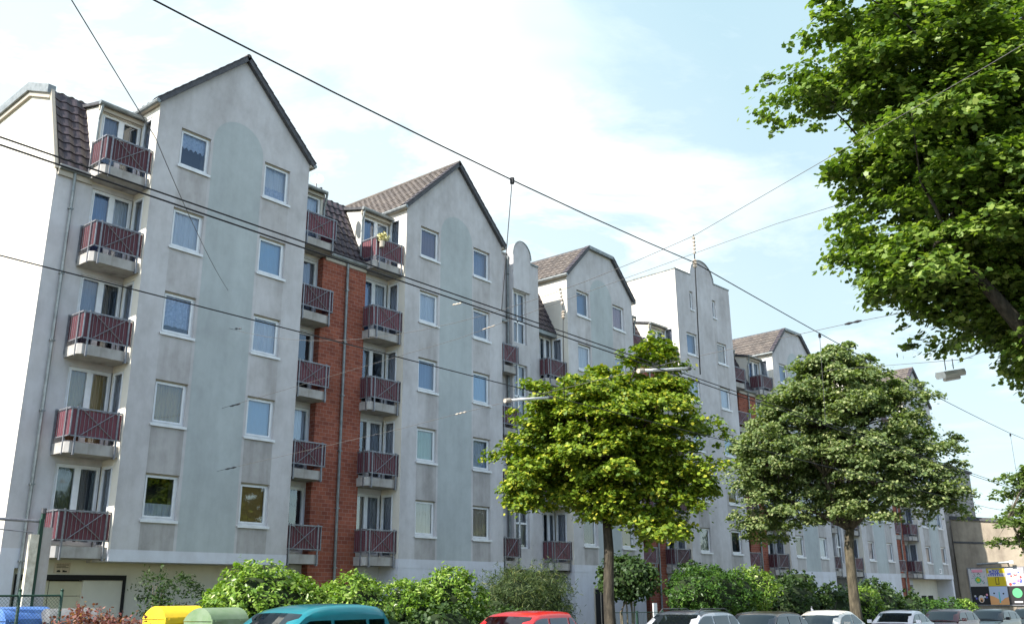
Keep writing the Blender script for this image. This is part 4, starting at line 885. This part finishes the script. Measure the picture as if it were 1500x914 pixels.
def meshfence(p0, p1, h, n, label):
    P0, P1 = Vector(p0), Vector(p1); root = empty('garden_fence', p0, label, 'fence')
    for i in range(n+1):
        q = P0.lerp(P1,i/n); b = MB(); b.box(q.x-.03,q.x+.03,q.y-.03,q.y+.03,q.z-.3,q.z+h+.05,'fence_green'); b.build('post', root)
    b = MB(); L = (P1-P0).length
    for z in (.08,h*.5,h): b.tube([P0+Vector((0,0,z)),P1+Vector((0,0,z))], .012, 'fence_green', 5)
    for i in range(int(L/.1)): q = P0.lerp(P1,i*.1/L); b.tube([q+Vector((0,0,.05)), q+Vector((0,0,h))], .0035, 'fence_green', 3, caps=False)
    b.build('wire_panel', root)
meshfence((25.5,17.0,gz(25)+.1),(32.0,17.0,gz(30)+.1),1.25,4,'dark green wire mesh fence behind the red car')
meshfence((50.0,16.4,gz(50)+.1),(63.0,15.4,gz(62)+.1),1.3,6,'dark green wire mesh fence before the clipped hedge at the far right')
# tall gate post with cross bar
gp = empty('gate_post', (8.57,19.0,0), 'tall cream and green steel gate post with top bar, left of the garage', 'post')
b = MB(); b.box(8.53,8.60,18.93,19.0,0,3.25,'fence_green'); b.box(8.36,8.52,18.88,18.98,0,2.95,'bark_pale'); b.box(8.61,8.80,18.95,19.05,0,3.1,'concrete'); b.build('post', gp)
b = MB(); b.tube([(6.2,19,3.23),(8.58,19,3.21)], .03, 'steel', 8); b.tube([(6.2,19,3.12),(8.45,19,2.99)], .012, 'steel', 6); b.build('top_bar', gp)
b = MB(); b.box(8.55,8.61,18.93,18.99,3.25,3.42,'fence_green'); b.tube([(8.58,18.96,3.36),(8.58,18.96,3.46)], .05, 'slate', 8); b.build('cap', gp)
b = MB(); b.box(29.75,30.0,17.95,17.99,1.0,1.45,'pvc'); b.box(29.85,29.9,17.97,18.03,-.3,1.0,'steel'); tag(b.build('garden_sign', origin=(29.87,18,-.2)), 'small white upright sign in the hedge behind the silver estate car', 'sign')
b = MB(); b.prism([(17.6,.25),(16.55,.15),(17.45,1.12)], lambda u,v,d: (42.7+d+(u-17)*-.4,u,v), 0, .03, 'cur_grey'); b.tube([(42.6,17.45,-.5),(42.6,17.45,1.18)], .03,'steel',6)
tag(b.build('awning_sail', origin=(42.75,16.95,gz(42))), 'grey triangular folded sunshade behind the white car', 'sunshade')

# ---------------------------------------------------------------- bins
pr('bin_yellow', (.72,.50,.015), .45, col2=(.60,.40,.02), scale=4, spec=.4); pr('bin_green', (.13,.20,.10), .5, col2=(.18,.24,.15), scale=4); pr('bin_blue', (.045,.12,.36), .45, col2=(.10,.20,.45), scale=4); pr('bin_grey', (.10,.10,.105), .5, col2=(.18,.18,.18), scale=4)
def bin_(x, y, z, rz, body, lid, label, w=.86, dp=.8, h=1.15):
    root = empty('waste_container', (x,y,z), label, 'container', 'waste containers by the garage', rz)
    def loc(b, n): 
        o = b.build(n, origin=(0,0,0)); o.parent = root; return o
    b = MB(); v = []
    for (zz, k) in ((.18,.84),(h-.12,1.0),(h-.1,1.05),(h,1.05)): v.append([(sx*w/2*k, sy*dp/2*k, zz) for sx,sy in ((-1,-1),(1,-1),(1,1),(-1,1))])
    for a, c in zip(v, v[1:]):
        for i in range(4): b.face([a[i],a[(i+1)%4],c[(i+1)%4],c[i]], body)
    b.face(v[0][::-1], body); b.face(v[-1], body)
    for k in (-.3,0,.3): b.box(k*w-.03,k*w+.03,-dp/2*.98,-dp/2*.9,.3,h-.15,body)
    loc(b,'body')
    b = MB(); n = 20; arc = [(-dp/2*1.07+dp*1.07*i/n, h+.015+.25*math.sin(math.pi*(i/n)**.85)**.7 if 0 < i < n else h+.015) for i in range(n+1)]
    for xx in (-w/2*1.07, w/2*1.07): b.face([(xx,u,vv) for u,vv in (arc if xx > 0 else arc[::-1])], lid)
    for (u0,v0),(u1,v1) in zip(arc,arc[1:]): b.face([(-w/2*1.07,u0,v0),(w/2*1.07,u0,v0),(w/2*1.07,u1,v1),(-w/2*1.07,u1,v1)], lid)
    o_ = loc(b,'lid'); o_.data.polygons.foreach_set('use_smooth',[True]*len(o_.data.polygons)); import bmesh; bm_ = bmesh.new(); bm_.from_mesh(o_.data); bmesh.ops.remove_doubles(bm_, verts=bm_.verts, dist=.002); bm_.to_mesh(o_.data); bm_.free(); md_ = o_.modifiers.new('edges','EDGE_SPLIT'); md_.split_angle = R(35)
    b = MB(); b.box(-w/2*1.09,w/2*1.09,-dp/2*1.12,-dp/2*1.05,h-.06,h+.05,lid)
    for xx in (-.35*w,.35*w): b.box(xx-.1,xx+.1,-dp/2*1.17,-dp/2*1.08,h+.0,h+.035,lid)
    loc(b,'lid_lip')
    for sx in (-1,1):
        for sy in (-1,1):
            b = MB(); b.tube([(sx*w*.36-.03,sy*dp*.34,.09),(sx*w*.36+.03,sy*dp*.34,.09)], .09, 'rubber', 12); b.box(sx*w*.36-.02,sx*w*.36+.02,sy*dp*.34-.03,sy*dp*.34+.03,.09,.2,'steel'); loc(b,'wheel')
bin_(11.0,17.9,.13,R(0),'bin_yellow','bin_yellow','wheeled waste container with bright yellow domed lid beside the teal car', h=1.20)
bin_(11.35,16.95,.13,R(6),'bin_green','bin_green','wheeled waste container with dull green domed lid partly behind the teal car', h=1.16)
bin_(8.35,18.9,.13,R(4),'bin_blue','bin_blue','wheeled waste container with blue domed lid behind the chain-link fence', h=1.22)
bin_(9.0,18.3,.13,R(-8),'bin_grey','bin_grey','dark grey waste container between the blue one and the red shrub', w=.8, dp=.7, h=1.18)

# ---------------------------------------------------------------- cars
def car(x, y, paint, label, L=4.1, Wd=1.70, H=1.43, prof='hatch', heading=180, glassm='car_glass', rack=False, roofmat=None, open_=False):
    """built facing +x, then turned; body > windows, wheels, lamps, mirrors as parts"""
    z0 = gz(x)+.004; root = empty('parked_car', (x,y,z0), label, 'car', 'cars parked along the far kerb', R(heading)-(BEND if x > 44 else 0))
    def loc(b, n, smooth=False):
        o = b.build(n, origin=(0,0,0), smooth=smooth); o.parent = root; return o
    h = L/2; belt = H*.64
    if prof == 'hatch': top = [(h-1.18,belt+.02),(h-1.75,H-.07),(h-2.2,H),(h-3.0,H-.01),(-h+.52,H-.09),(-h+.14,belt+.06)]
    elif prof == 'saloon': top = [(h-1.25,belt+.02),(h-1.9,H-.07),(h-2.35,H),(h-2.9,H-.01),(-h+1.25,H-.12),(-h+.72,belt+.05)]
    elif prof == 'round': top = [(h-1.1,belt+.02),(h-1.55,H-.13),(h-2.1,H),(h-2.7,H-.02),(-h+.75,H-.22),(-h+.3,belt+.05)]
    elif prof == 'estate': top = [(h-1.2,belt+.02),(h-1.85,H-.06),(h-2.3,H),(h-3.2,H),(-h+.42,H-.07),(-h+.12,belt+.06)]
    else: top = [(h-.95,belt+.02),(h-1.5,H-.1),(h-2.0,H-.005),(h-2.8,H),(-h+.22,H-.05),(-h+.06,belt+.06)]       # van
    # lower body
    low = [(h-.02,.32),(h,.5),(h-.05,.66),(h-.25,belt-.16),(h-1.0,belt-.03),(h-1.25,belt),(-h+.4,belt+.03),(-h+.03,belt-.04),(-h,.62),(-h+.02,.32)]
    if prof == 'saloon': low[7] = (-h+.06,belt-.02)
    hw = Wd/2; b = MB(); n = 10; sec = []
    def low_at(xq):
        pts = sorted(low[1:-1]); 
        for (a,za),(c,zc) in zip(pts,pts[1:]):
            if a <= xq <= c: return za+(zc-za)*(xq-a)/max(c-a,1e-6)
        return pts[0][1] if xq < pts[0][0] else pts[-1][1]
    xs = [-h,-h+.05,-h+.2,-h+.45,-h+.8,-h+1.2,-.3,0,.4,h-1.5,h-1.2,h-.9,h-.55,h-.25,h-.06,h]
    for xq in xs:
        zt = low_at(xq); e = min(1, .82+.18*math.sqrt(max(0,1-((abs(xq)-(h-.5))/.5)**2)) if abs(xq) > h-.5 else 1); w_ = hw*e
        sec.append([(xq,-w_*.93,.22),(xq,-w_,.42),(xq,-w_,zt-.14),(xq,-w_*.965,zt-.04),(xq,-w_*.86,zt+.005),(xq,0,zt+.03),(xq,w_*.86,zt+.005),(xq,w_*.965,zt-.04),(xq,w_,zt-.14),(xq,w_,.42),(xq,w_*.93,.22)])
    for a, c in zip(sec, sec[1:]):
        for j in range(10): b.face([a[j],a[j+1],c[j+1],c[j]], paint)
    b.face(sec[0][::-1], paint); b.face(sec[-1], paint)
    # cabin
    def side(z): return hw*(.955-.155*max(0,(z-belt))/(H-belt))
    def sec2(xq, zq):
        sr = max(.0,(zq-belt)); sy = side(zq-.06); P = [(xq,-side(belt),belt-.04)]
        for f in (.35,.7): P.append((xq,-side(belt+sr*f),belt+sr*f))
        P += [(xq,-sy,zq-.055*min(1,sr*4)),(xq,-sy*.93,zq-.012),(xq,-sy*.6,zq+.012),(xq,0,zq+.022)]
        return P+[(q[0],-q[1],q[2]) for q in P[-2::-1]]
    dense = []
    for (xa,za),(xb,zb_) in zip(top, top[1:]):
        for k in range(3): t = k/3; dense.append((xa+(xb-xa)*t, za+(zb_-za)*t))
    dense.append(top[-1])
    sm = [dense[0]]+[((dense[i-1][0]+2*dense[i][0]+dense[i+1][0])/4,(dense[i-1][1]+2*dense[i][1]+dense[i+1][1])/4) for i in range(1,len(dense)-1)]+[dense[-1]]
    S2 = [sec2(*q) for q in sm]
    for a, c in zip(S2, S2[1:]):
        for j in range(len(a)-1): b.face([a[j],c[j],c[j+1],a[j+1]], paint if not (roofmat and 3 <= j <= 8 and a[0][0] < top[1][0]+.1 and c[0][0] > top[4][0]-.1) else roofmat)
    b.box(-h+.05,h-.05,-hw*.9,hw*.9,.2,.3,'rubber')
    body = loc(b,'body')
    import bmesh
    bm = bmesh.new(); bm.from_mesh(body.data); bmesh.ops.remove_doubles(bm, verts=bm.verts, dist=.002); bmesh.ops.recalc_face_normals(bm, faces=bm.faces); bm.to_mesh(body.data); bm.free()
    body.data.polygons.foreach_set('use_smooth',[True]*len(body.data.polygons)); 
    md = body.modifiers.new('edges','EDGE_SPLIT'); md.split_angle = R(38)
    # glass patches, seated on the cabin skin
    def screen(pa, pb, nm, out):
        g = MB(); (xa,za),(xb,zb_) = pa, pb; dx, dz = xb-xa, zb_-za; l = math.hypot(dx,dz); nx, nz = (dz/l, -dx/l)
        if nx*out < 0: nx, nz = -nx, -nz
        t0, t1, m = .07, .90, 8; R0 = []
        for t in (t0,(t0+t1)/2,t1):
            xq, zq = xa+dx*t+nx*.014, za+dz*t+nz*.014; sy = side(zq-.03)*.90
            R0.append([(xq-out*.05*(abs(j/m*2-1)**2.5), -sy+2*sy*j/m, zq+.02*(1-abs(j/m*2-1)**2)) for j in range(m+1)])
        for a, c in zip(R0,R0[1:]):
            for j in range(m): g.face([a[j],a[j+1],c[j+1],c[j]], glassm)
        loc(g, nm, True)
    screen(top[0], top[1], 'windscreen', 1); screen(top[5], top[4], 'rear_window', -1)
    # side windows
    def ztop(xq):
        for (a,za),(c,zc) in zip(top,top[1:]):
            if c <= xq <= a: return za+(zc-za)*(a-xq)/max(a-c,1e-6)
        return belt
    x0, x1 = top[0][0]-.16, top[5][0]+.16; cuts = [x0, x0-(x0-x1)*.44, x0-(x0-x1)*.80, x1] if prof != 'round' else [x0,x0-(x0-x1)*.55,x1]
    for sg in (-1,1):
        for a, c in zip(cuts, cuts[1:]):
            a_, c_ = a-.035, c+.035; N_ = 8; lo_ = []; up_ = []
            for i in range(N_+1):
                xq = a_+(c_-a_)*i/N_; zt = min(ztop(xq)-.095, H-.13) if prof != 'van' else min(ztop(xq)-.16, H-.24)
                if zt < belt+.07: continue
                lo_.append((xq, sg*(side(belt+.05)+.010), belt+.045)); up_.append((xq, sg*(side(zt)+.012), zt))
            g = MB()
            for i in range(len(lo_)-1): g.face([lo_[i],lo_[i+1],up_[i+1],up_[i]], glassm)
            if len(lo_) > 1: loc(g,'side_window')
    for sx in (h-.78,-h+.78):
        for sg in (-1,1):
            w = MB(); w.tube([(sx,sg*(hw-.2),.31),(sx,sg*(hw-.02),.31)], .31, 'rubber', 24); wh = loc(w,'wheel')
            w = MB(); w.tube([(sx,sg*(hw-.03),.31),(sx,sg*(hw-.008),.31)], .20, 'rim', 16); q = w.build('rim', origin=(0,0,0)); q.parent = wh
    for sg in (-1,1):
        g = MB(); g.box(h-.16,h-.005,sg*hw*.62-.16,sg*hw*.62+.13,.56,.70,'headlamp'); loc(g,'headlight')
        g = MB(); g.box(-h-.008,-h+.1,sg*hw*.72-.1,sg*hw*.72+.1,.60,.82,'tail'); loc(g,'tail_light')
        g = MB(); mxx = top[0][0]-.30; g.tube([(mxx,sg*(side(belt+.1)),belt+.06),(mxx,sg*(side(belt)+.10),belt+.09)], .02, 'rubber', 6); g.box(mxx-.06,mxx+.05,sg*(side(belt)+.16)-.09,sg*(side(belt)+.16)+.09,belt+.03,belt+.16,paint); loc(g,'mirror')
    if rack:
        g = MB()
        for sg in (-1,1): g.tube([(top[1][0]-.1,sg*hw*.70,H-.04),(top[1][0]-.25,sg*hw*.70,H+.05),(top[4][0]+.3,sg*hw*.70,H+.04),(top[4][0]+.1,sg*hw*.70,H-.03)], .016, 'slate', 6)
        loc(g,'roof_rail')
    g = MB(); g.tube([(top[4][0]+.25,0,H-.03),(top[4][0]-.05,0,H+.28)], .004, 'rubber', 4); loc(g,'aerial')
    return root
car_paint('paint_teal', (.005,.16,.19)); car_paint('paint_red', (.52,.018,.018)); car_paint('paint_silver', (.50,.51,.55), .2); car_paint('paint_dark', (.05,.055,.07), .3)
car_paint('paint_white', (.66,.64,.58)); car_paint('paint_blue', (.22,.25,.31), .3); car_paint('paint_maroon', (.10,.02,.028), .2); car_paint('paint_black', (.022,.024,.03), .2); car_paint('paint_brown', (.20,.14,.11), .2)
car(10.25,13.2,'paint_teal','teal car with rounded tall roof, nearest on the left beside the yellow bin', L=3.45, Wd=1.62, H=1.60, prof='van')
car(16.05,13.2,'paint_red','bright red hatchback parked beneath the second gable', L=3.55, Wd=1.62, H=1.42, prof='hatch')
car(23.3,13.2,'paint_silver','silver estate car with roof rails next to the dark tree trunk', L=4.15, H=1.42, prof='estate', rack=True, roofmat='paint_dark')
car(28.1,13.2,'paint_dark','dark car with brownish roof between the silver estate and the white car', L=4.1, H=1.38, prof='hatch', roofmat='paint_brown')
car(33.3,13.2,'paint_white','small cream white car with rounded roof near the pale forked trunk', L=3.9, H=1.40, prof='round')
car(41.2,13.2,'paint_blue','silver blue saloon car parked right of the pale forked trunk', L=4.5, H=1.38, prof='saloon')
car(46.4,12.8,'paint_maroon','dark maroon hatchback, third car from the right end of the row', L=4.1, H=1.42, prof='hatch')
car(52.4,12.35,'paint_black','black hatchback, second car from the right end of the row', L=4.2, H=1.42, prof='hatch')
car(59.2,11.9,'paint_black','black estate car at the right end of the row below the posters', L=4.5, H=1.46, prof='estate', rack=True)

# ---------------------------------------------------------------- end of the street: beige wall, poster board, tall house behind
XW = 87.2
b = MB(); zg = -2
b.prism([(22.6,zg),(16.9,zg),(16.9,7.15),(22.6,7.75)], lambda u,v,a: (a,u,v), XW, XW+9, 'plaster_beige')
b.prism([(22.6,5.75),(16.9,5.35),(16.9,5.5),(22.6,5.9)], lambda u,v,a: (a,u,v), XW-.05, XW, 'slate')
root = empty('side_building', (XW+4,19.8,-1), 'plain beige low side wall building with dark roof edge at the street end', 'building')
b.build('wall', root)
b = MB(); b.prism([(22.65,7.72),(16.8,7.1),(16.8,7.38),(22.65,8.02)], lambda u,v,a: (a,u,v), XW-.15, XW+9, 'slate'); b.build('roof', root)
root = empty('rear_house', (92,26,-1), 'tall weathered beige house rising behind the last gable', 'building')
b = MB(); b.box(88.4,96,22.6,32,-2,12.4,'concrete'); b.box(88.3,88.4,23.0,23.5,-2,12.4,'concrete'); b.build('wall', root)
b = MB(); b.box(88.2,96.2,22.4,32.2,12.4,12.6,'slate'); b.build('roof', root)
for z in (6.5,9.3):
    b = MB(); b.box(88.34,88.38,24.0,24.9,z,z+1.3,'interior'); w_ = b.build('window', root)
root = empty('neighbour_house', (95,13,-1), 'grey rendered house edge beyond the posters at the right border', 'building')
b = MB(); b.box(91.5,104,10.0,16.6,-2,9.5,'concrete'); b.build('wall', root)
b = MB(); b.prism([(9.8,9.5),(16.8,9.5),(13.3,12.6)], lambda u,v,a: (a,u,v), 91.3, 104.2, 'tile'); b.build('roof', root)
for yy in (11.0,13.2,15.0):
    for z in (1,4.2,7.0):
        b = MB(); b.box(91.45,91.49,yy,yy+.9,z,z+1.4,'interior'); b.box(91.43,91.47,yy-.06,yy+.96,z-.1,z-.02,'pvc'); b.build('window', root)
# posters (3 x 2), generic printed designs
pr('ink_white', (.52,.50,.50), .7); pr('ink_black', (.02,.02,.022), .7); pr('ink_yellow', (.55,.42,.02), .7); pr('ink_red', (.45,.06,.06), .7); pr('ink_blue', (.10,.12,.42), .7); pr('ink_green', (.10,.42,.18), .7); pr('ink_pink', (.75,.30,.38), .7); pr('ink_sky', (.42,.50,.66), .7); pr('ink_orange', (.70,.35,.15), .7); pr('ink_teal', (.10,.45,.45), .7)
bb = empty('poster_board', (XW-.15,19.8,-1), 'large billboard of six colourful posters on the beige wall, three over three', 'billboard')
Y0, Y1, Z0, Z1 = 21.75, 17.55, .72, 3.62
b = MB(); b.box(XW-.12,XW-.02,Y1-.08,Y0+.08,Z0-.08,Z1+.08,'steel'); b.build('frame', bb)
PW, PH = (Y0-Y1)/3, (Z1-Z0)/2
g = random.Random(5)
def poster(ci, ri, bgm, draw):
    ya = Y0-ci*PW; za = Z0+(1-ri)*PH; b = MB(); lay = [0]
    b.box(XW-.14,XW-.12,ya-PW+.015,ya-.015,za+.015,za+PH-.015,bgm)
    def shape(pts, m):
        lay[0] += 1; x = XW-.1405-.0008*lay[0]; b.face([(x, ya-u*PW, za+v*PH) for u,v in pts], m)
    draw(shape); b.build('poster', bb)
circ = lambda cx,cy,r,n=20,k=1.0: [(cx+r*math.cos(2*math.pi*i/n), cy+r*k*math.sin(2*math.pi*i/n)) for i in range(n)]
rect = lambda a,b_,c,d: [(a,b_),(c,b_),(c,d),(a,d)]
def d1(s):
    for i in range(60):
        u, v = g.uniform(.04,.9), g.uniform(.04,.92); a = g.uniform(0,3.14); l = g.uniform(.04,.1); s([(u,v),(u+l*math.cos(a),v+l*math.sin(a)),(u+l*math.cos(a)+.02,v+l*math.sin(a)+.02),(u+.02,v+.03)], g.choice(['ink_black','ink_blue','ink_black','ink_teal']))
    s(rect(.2,.78,.8,.93),'ink_pink'); s(circ(.5,.36,.17),'ink_green'); s(circ(.5,.36,.1),'ink_yellow')
def d2(s):
    s(rect(.02,.52,.98,.72),'ink_white'); s(rect(.16,.66,.70,.92),'ink_blue'); s(rect(.1,.86,.3,.95),'ink_white')
    for i in range(7): s(rect(.08+i*.12,.56,.15+i*.12,.66),'ink_blue')
    s(rect(.43,.1,.62,.5),'ink_black'); s(rect(.46,.14,.59,.48),'ink_yellow')
def d3(s):
    for i in range(26): s(circ(g.uniform(.1,.9),g.uniform(.1,.9),g.uniform(.03,.13),9,g.uniform(.5,1.3)), g.choice(['ink_red','ink_pink','ink_orange','ink_white','ink_red','ink_blue']))
def d4(s):
    s(circ(.52,.32,.16,16,1.3),'ink_white'); s(circ(.52,.26,.10,16,1.3),'ink_orange'); s(circ(.52,.22,.05,12,1.5),'ink_black')
    for u in (.2,.26,.72,.82,.85): s(circ(u,g.uniform(.3,.65),.06,8),g.choice(['ink_white','ink_pink','ink_blue']))
def d5(s):
    s([(0,0),(1,0),(1,.42),(.8,.36),(.6,.2),(.4,.34),(.2,.46),(0,.5)],'ink_orange'); s(circ(.25,.62,.05,8),'ink_black'); s(circ(.75,.60,.05,8),'ink_black'); s([(.48,.1),(.56,.1),(.55,.7),(.50,.7)],'ink_teal')
def d6(s):
    s(circ(.5,.63,.26,28),'ink_green'); s(rect(.28,.1,.72,.19),'ink_white')
for ci, ri, m, f in ((0,0,'ink_white',d1),(1,0,'ink_yellow',d2),(2,0,'ink_white',d3),(0,1,'ink_black',d4),(1,1,'ink_sky',d5),(2,1,'ink_black',d6)): poster(ci, ri, m, f)
def text(body, size, mat, M, parent, name='lettering'):
    cu = bpy.data.curves.new(name,'FONT'); cu.body = body; cu.size = size; cu.align_x = 'CENTER'; cu.align_y = 'CENTER'; cu.extrude = .002
    o = bpy.data.objects.new(name, cu); COL.objects.link(o); bpy.context.view_layer.update()
    me = bpy.data.meshes.new_from_object(o.evaluated_get(bpy.context.evaluated_depsgraph_get())); bpy.data.objects.remove(o)
    me.materials.clear(); me.materials.append(MATS[mat]); q = bpy.data.objects.new(name, me); COL.objects.link(q); q.parent = parent; q.matrix_local = M; return q
text('LADY', .36, 'ink_white', Matrix.Translation(Vector((XW-.152, Y0-PW*1.43, Z0+PH*1.79))-bb.location) @ Matrix.Rotation(R(-90),4,'Z') @ Matrix.Rotation(R(90),4,'X'), bb)
b = MB(); b.tube([(XW-.5,20.9,Z1+.32),(XW-.5,18.3,Z1+.42)], .09, 'zinc', 8); b.box(XW-.5,XW-.05,20.6,20.7,Z1+.28,Z1+.34,'zinc'); b.box(XW-.5,XW-.05,18.6,18.7,Z1+.36,Z1+.42,'zinc'); b.box(XW-.62,XW-.38,18.1,18.4,Z1+.30,Z1+.54,'lamp_white'); b.build('lamp_housing', bb)

# ---------------------------------------------------------------- overhead wires
def sag(p, q, s_, n=14):
    p, q = Vector(p), Vector(q); return [p.lerp(q,i/n)-Vector((0,0,4*s_*(i/n)*(1-i/n))) for i in range(n+1)]
def wire(name, path, r_, mat, label, cat='wire', group=None):
    p0 = Vector(path[0]); root = empty(name, p0, label, cat, group); b = MB(); b.tube(path, r_, mat, 6); b.build('cable', root, smooth=True); return root
def ex(z, y, a=-20, c=130): 
    out = []
    for s_ in (a, 0, 20, 42, 70, 100, c):
        q = st(s_, y-25, z); out.append(q)
    return out
wire('contact_wire', ex(5.02,6.9), .008, 'black_wire', 'upper of the two close black overhead tram wires crossing the left gable')
wire('contact_wire', ex(4.94,6.86), .0085, 'black_wire', 'lower of the two close black overhead tram wires crossing the left gable')
wire('contact_wire', ex(4.99,9.4), .008, 'black_wire', 'lowest single black overhead tram wire, below the close pair')
MP = [(-8.5,6.9,7.4)]+[tuple(v) for v in sag((-8.5,6.9,7.4),(13.34,6.9,7.04),.42)][1:]+[tuple(v) for v in sag((13.34,6.9,7.04),(35.6,6.9,6.95),.10)][1:]+[tuple(v) for v in sag((35.6,6.9,6.95),st(60,-18.1,7.2),.1)][1:]
ms = wire('messenger_wire', MP, .0095, 'black_wire', 'highest thick black overhead wire rising across the sky to the upper left')
for (p, q) in (((8.49,6.9,6.83),(8.26,6.9,5.02)),((18.7,6.9,6.9),(18.5,6.9,5.02)),((35.67,6.9,6.9),(35.6,6.9,5.02))):
    b = MB(); b.tube([p,q], .006, 'black_wire', 5); b.tube([Vector(p)+Vector((0,0,.03)),Vector(p)-Vector((0,0,.05))], .03, 'black_wire', 6); b.build('dropper', ms)
def insul(parent, p, q, n=5, r_=.03, mat='porcelain'):
    b = MB(); P, Q = Vector(p), Vector(q); pts = []; rr = []
    for i in range(n*2+1): pts.append(P.lerp(Q,i/(n*2))); rr.append(r_ if i%2 else r_*.45)
    b.tube(pts, rr, mat, 8); b.build('insulator', parent)
s1 = wire('span_wire', [(16.36,25,9.98)]+[tuple(v) for v in sag((16.36,25,9.98),(13.36,6.9,7.53),1.0)][1:]+[(12.54,1.93,8.45),(11.9,-2.2,9.3)], .0055, 'grey_wire', 'thin span wire from the left gable over the insulator to upper right', group='span wires across the street')
insul(s1,(16.3,24.6,9.88),(16.2,24.1,9.77),2,.03,'slate'); insul(s1,(14.46,13.5,7.93),(14.42,13.2,7.9),3,.022)
hg = wire('wire_hanger', [(13.36,6.9,7.55),(13.35,6.9,7.3),(13.34,6.9,7.04),(13.25,6.9,5.1)], .010, 'black_wire', 'hanging insulator assembly before the flat tower, dropping from the upper span', 'insulator')
insul(hg,(13.36,6.9,7.52),(13.35,6.9,7.20)); insul(hg,(13.34,6.9,7.10),(13.34,6.9,6.95),3,.04)
hg = wire('wire_hanger', [(12.9,9.4,7.06),(12.99,9.4,6.62),(12.97,9.4,6.3),(12.95,9.4,5.0)], .007, 'black_wire', 'hanging insulator assembly before the clipped gable, left of the other one', 'insulator')
insul(hg,(12.9,9.4,7.05),(12.97,9.4,6.72)); insul(hg,(12.99,9.4,6.62),(12.98,9.4,6.47),3,.04)
s2 = wire('span_wire', [(16.33,25,7.39),(16.69,15.41,7.95),(17.01,6.9,8.9),(17.17,2.79,9.13),(17.3,-1,9.4)], .0055, 'grey_wire', 'thin span wire attached mid-height on the left gable, running into the maple', group='span wires across the street')
insul(s2,(16.35,24.6,7.40),(16.37,24.1,7.42),2,.03,'slate'); insul(s2,(16.73,14.6,8.05),(16.75,14.2,8.09),3,.02)
s3 = wire('span_wire', [(16.35,25,5.45),(16.92,17.54,5.96),(17.06,15.68,6.13),(17.55,9.4,6.6),(17.82,5.88,6.79),(18.04,2.99,6.88),(18.3,-1,7.05)], .0055, 'grey_wire', 'lowest thin span wire attached to the left gable with two link insulators', group='span wires across the street')
insul(s3,(16.36,24.6,5.47),(16.4,24.1,5.5),2,.03,'slate'); insul(s3,(17.06,15.8,6.12),(17.09,15.45,6.15),3,.022); insul(s3,(17.81,6.05,6.78),(17.83,5.72,6.80),2,.03,'black_wire'); insul(s3,(18.02,3.2,6.87),(18.05,2.85,6.89),2,.035)
wire('guy_wire', [(16.2,25,11.22)]+[tuple(v) for v in sag((16.2,25,11.22),(5.8,11,7.75),.15)][1:]+[(3.23,8,7.16),(1.0,5.2,6.4)], .006, 'grey_wire', 'steep dark guy wire from the painted arch up to the top left corner')
for (x0,x1,y,z0,z1,lab) in ((11.45,12.86,6.9,4.84,5.13,'white insulated steady arm tube just above the yellow-green tree top'),(11.42,12.52,9.4,4.74,4.96,'white insulated steady arm tube left of the yellow-green tree')):
    b = MB(); b.tube([(x0,y,z0),(x1,y,z1)], .022, 'lamp_white', 8); o = b.build('steady_arm', origin=(x0,y,z0), smooth=True); tag(o, lab, 'arm')
    b = MB(); b.tube([(x0-.10,y,z0-.02),(x0+.04,y,z0+.008)], .035, 'porcelain', 8); b.build('end_fitting', o)
    b = MB(); b.tube([(x1-.04,y,z1-.008),(x1+.06,y,z1+.01)], .03, 'slate', 8); b.build('end_fitting', o)
s5 = wire('span_wire', [st(54.5,0,13.2),(31.0,11.3,9.05),(19.55,4.4,6.12),(18.2,3.3,6.0),(16.0,1.2,6.3)], .0055, 'grey_wire', 'thin span wire carrying the white street lamp over the right trees', group='span wires across the street')
b = MB(); F_ = lambda u,v,w: (33.85+u*.86+v*.5, 8.0-u*0.5*0+v*.86-u*.0, 8.83+w)
# trees on the near pavement, mirrored in the window panes
for i, (xx, yy, rz, lab) in enumerate(((-12,-7,1.1,'first'),(2,-9,2.3,'second'),(17,-8,3.9,'third'),(33,-8.5,5.0,'fourth'))):
    c = copy_part(r2_, None); c.location = (xx, yy, .1); c.rotation_euler.z = rz; c['label'] = lab+' loose green street tree from the left on the near pavement, behind the viewer'
lamp = empty('street_lamp', (18.6,4.4,5.6), 'white box street lamp hanging from a span wire in the sky', 'lamp')
A_, B_ = Vector((18.1,4.5,5.55)), Vector((19.1,4.37,5.77)); U_ = (B_-A_).normalized(); S_ = U_.cross(Vector((0,0,1))).normalized(); N_ = S_.cross(U_)
b = MB(); sct = [(-.08,-.06),(.08,-.06),(.10,.0),(.08,.07),(-.08,.07),(-.10,.0)]
n0 = len(b.v); b.v += [tuple(A_+S_*u+N_*v) for u,v in sct]+[tuple(B_+S_*u+N_*v) for u,v in sct]; k = b.mi('lamp_white')
for i in range(6): b.f.append((n0+i,n0+(i+1)%6,n0+6+(i+1)%6,n0+6+i)); b.m.append(k)
b.f.append(tuple(n0+i for i in range(5,-1,-1))); b.m.append(k); b.f.append(tuple(n0+6+i for i in range(6))); b.m.append(k)
b.build('housing', lamp)
b = MB(); b.tube([A_+U_*.15-N_*.085, B_-U_*.15-N_*.085], .035, 'lamp_white', 8); b.build('diffuser', lamp)
b = MB()
for t in (.3,.68): q = A_.lerp(B_,t)+N_*.09; b.tube([q, q+Vector((0,0,.20))], .010, 'steel', 5)
b.build('hanger', lamp)

for o in bpy.data.objects:
    if o.type == 'MESH' and o.data.polygons and not o.users_collection: pass
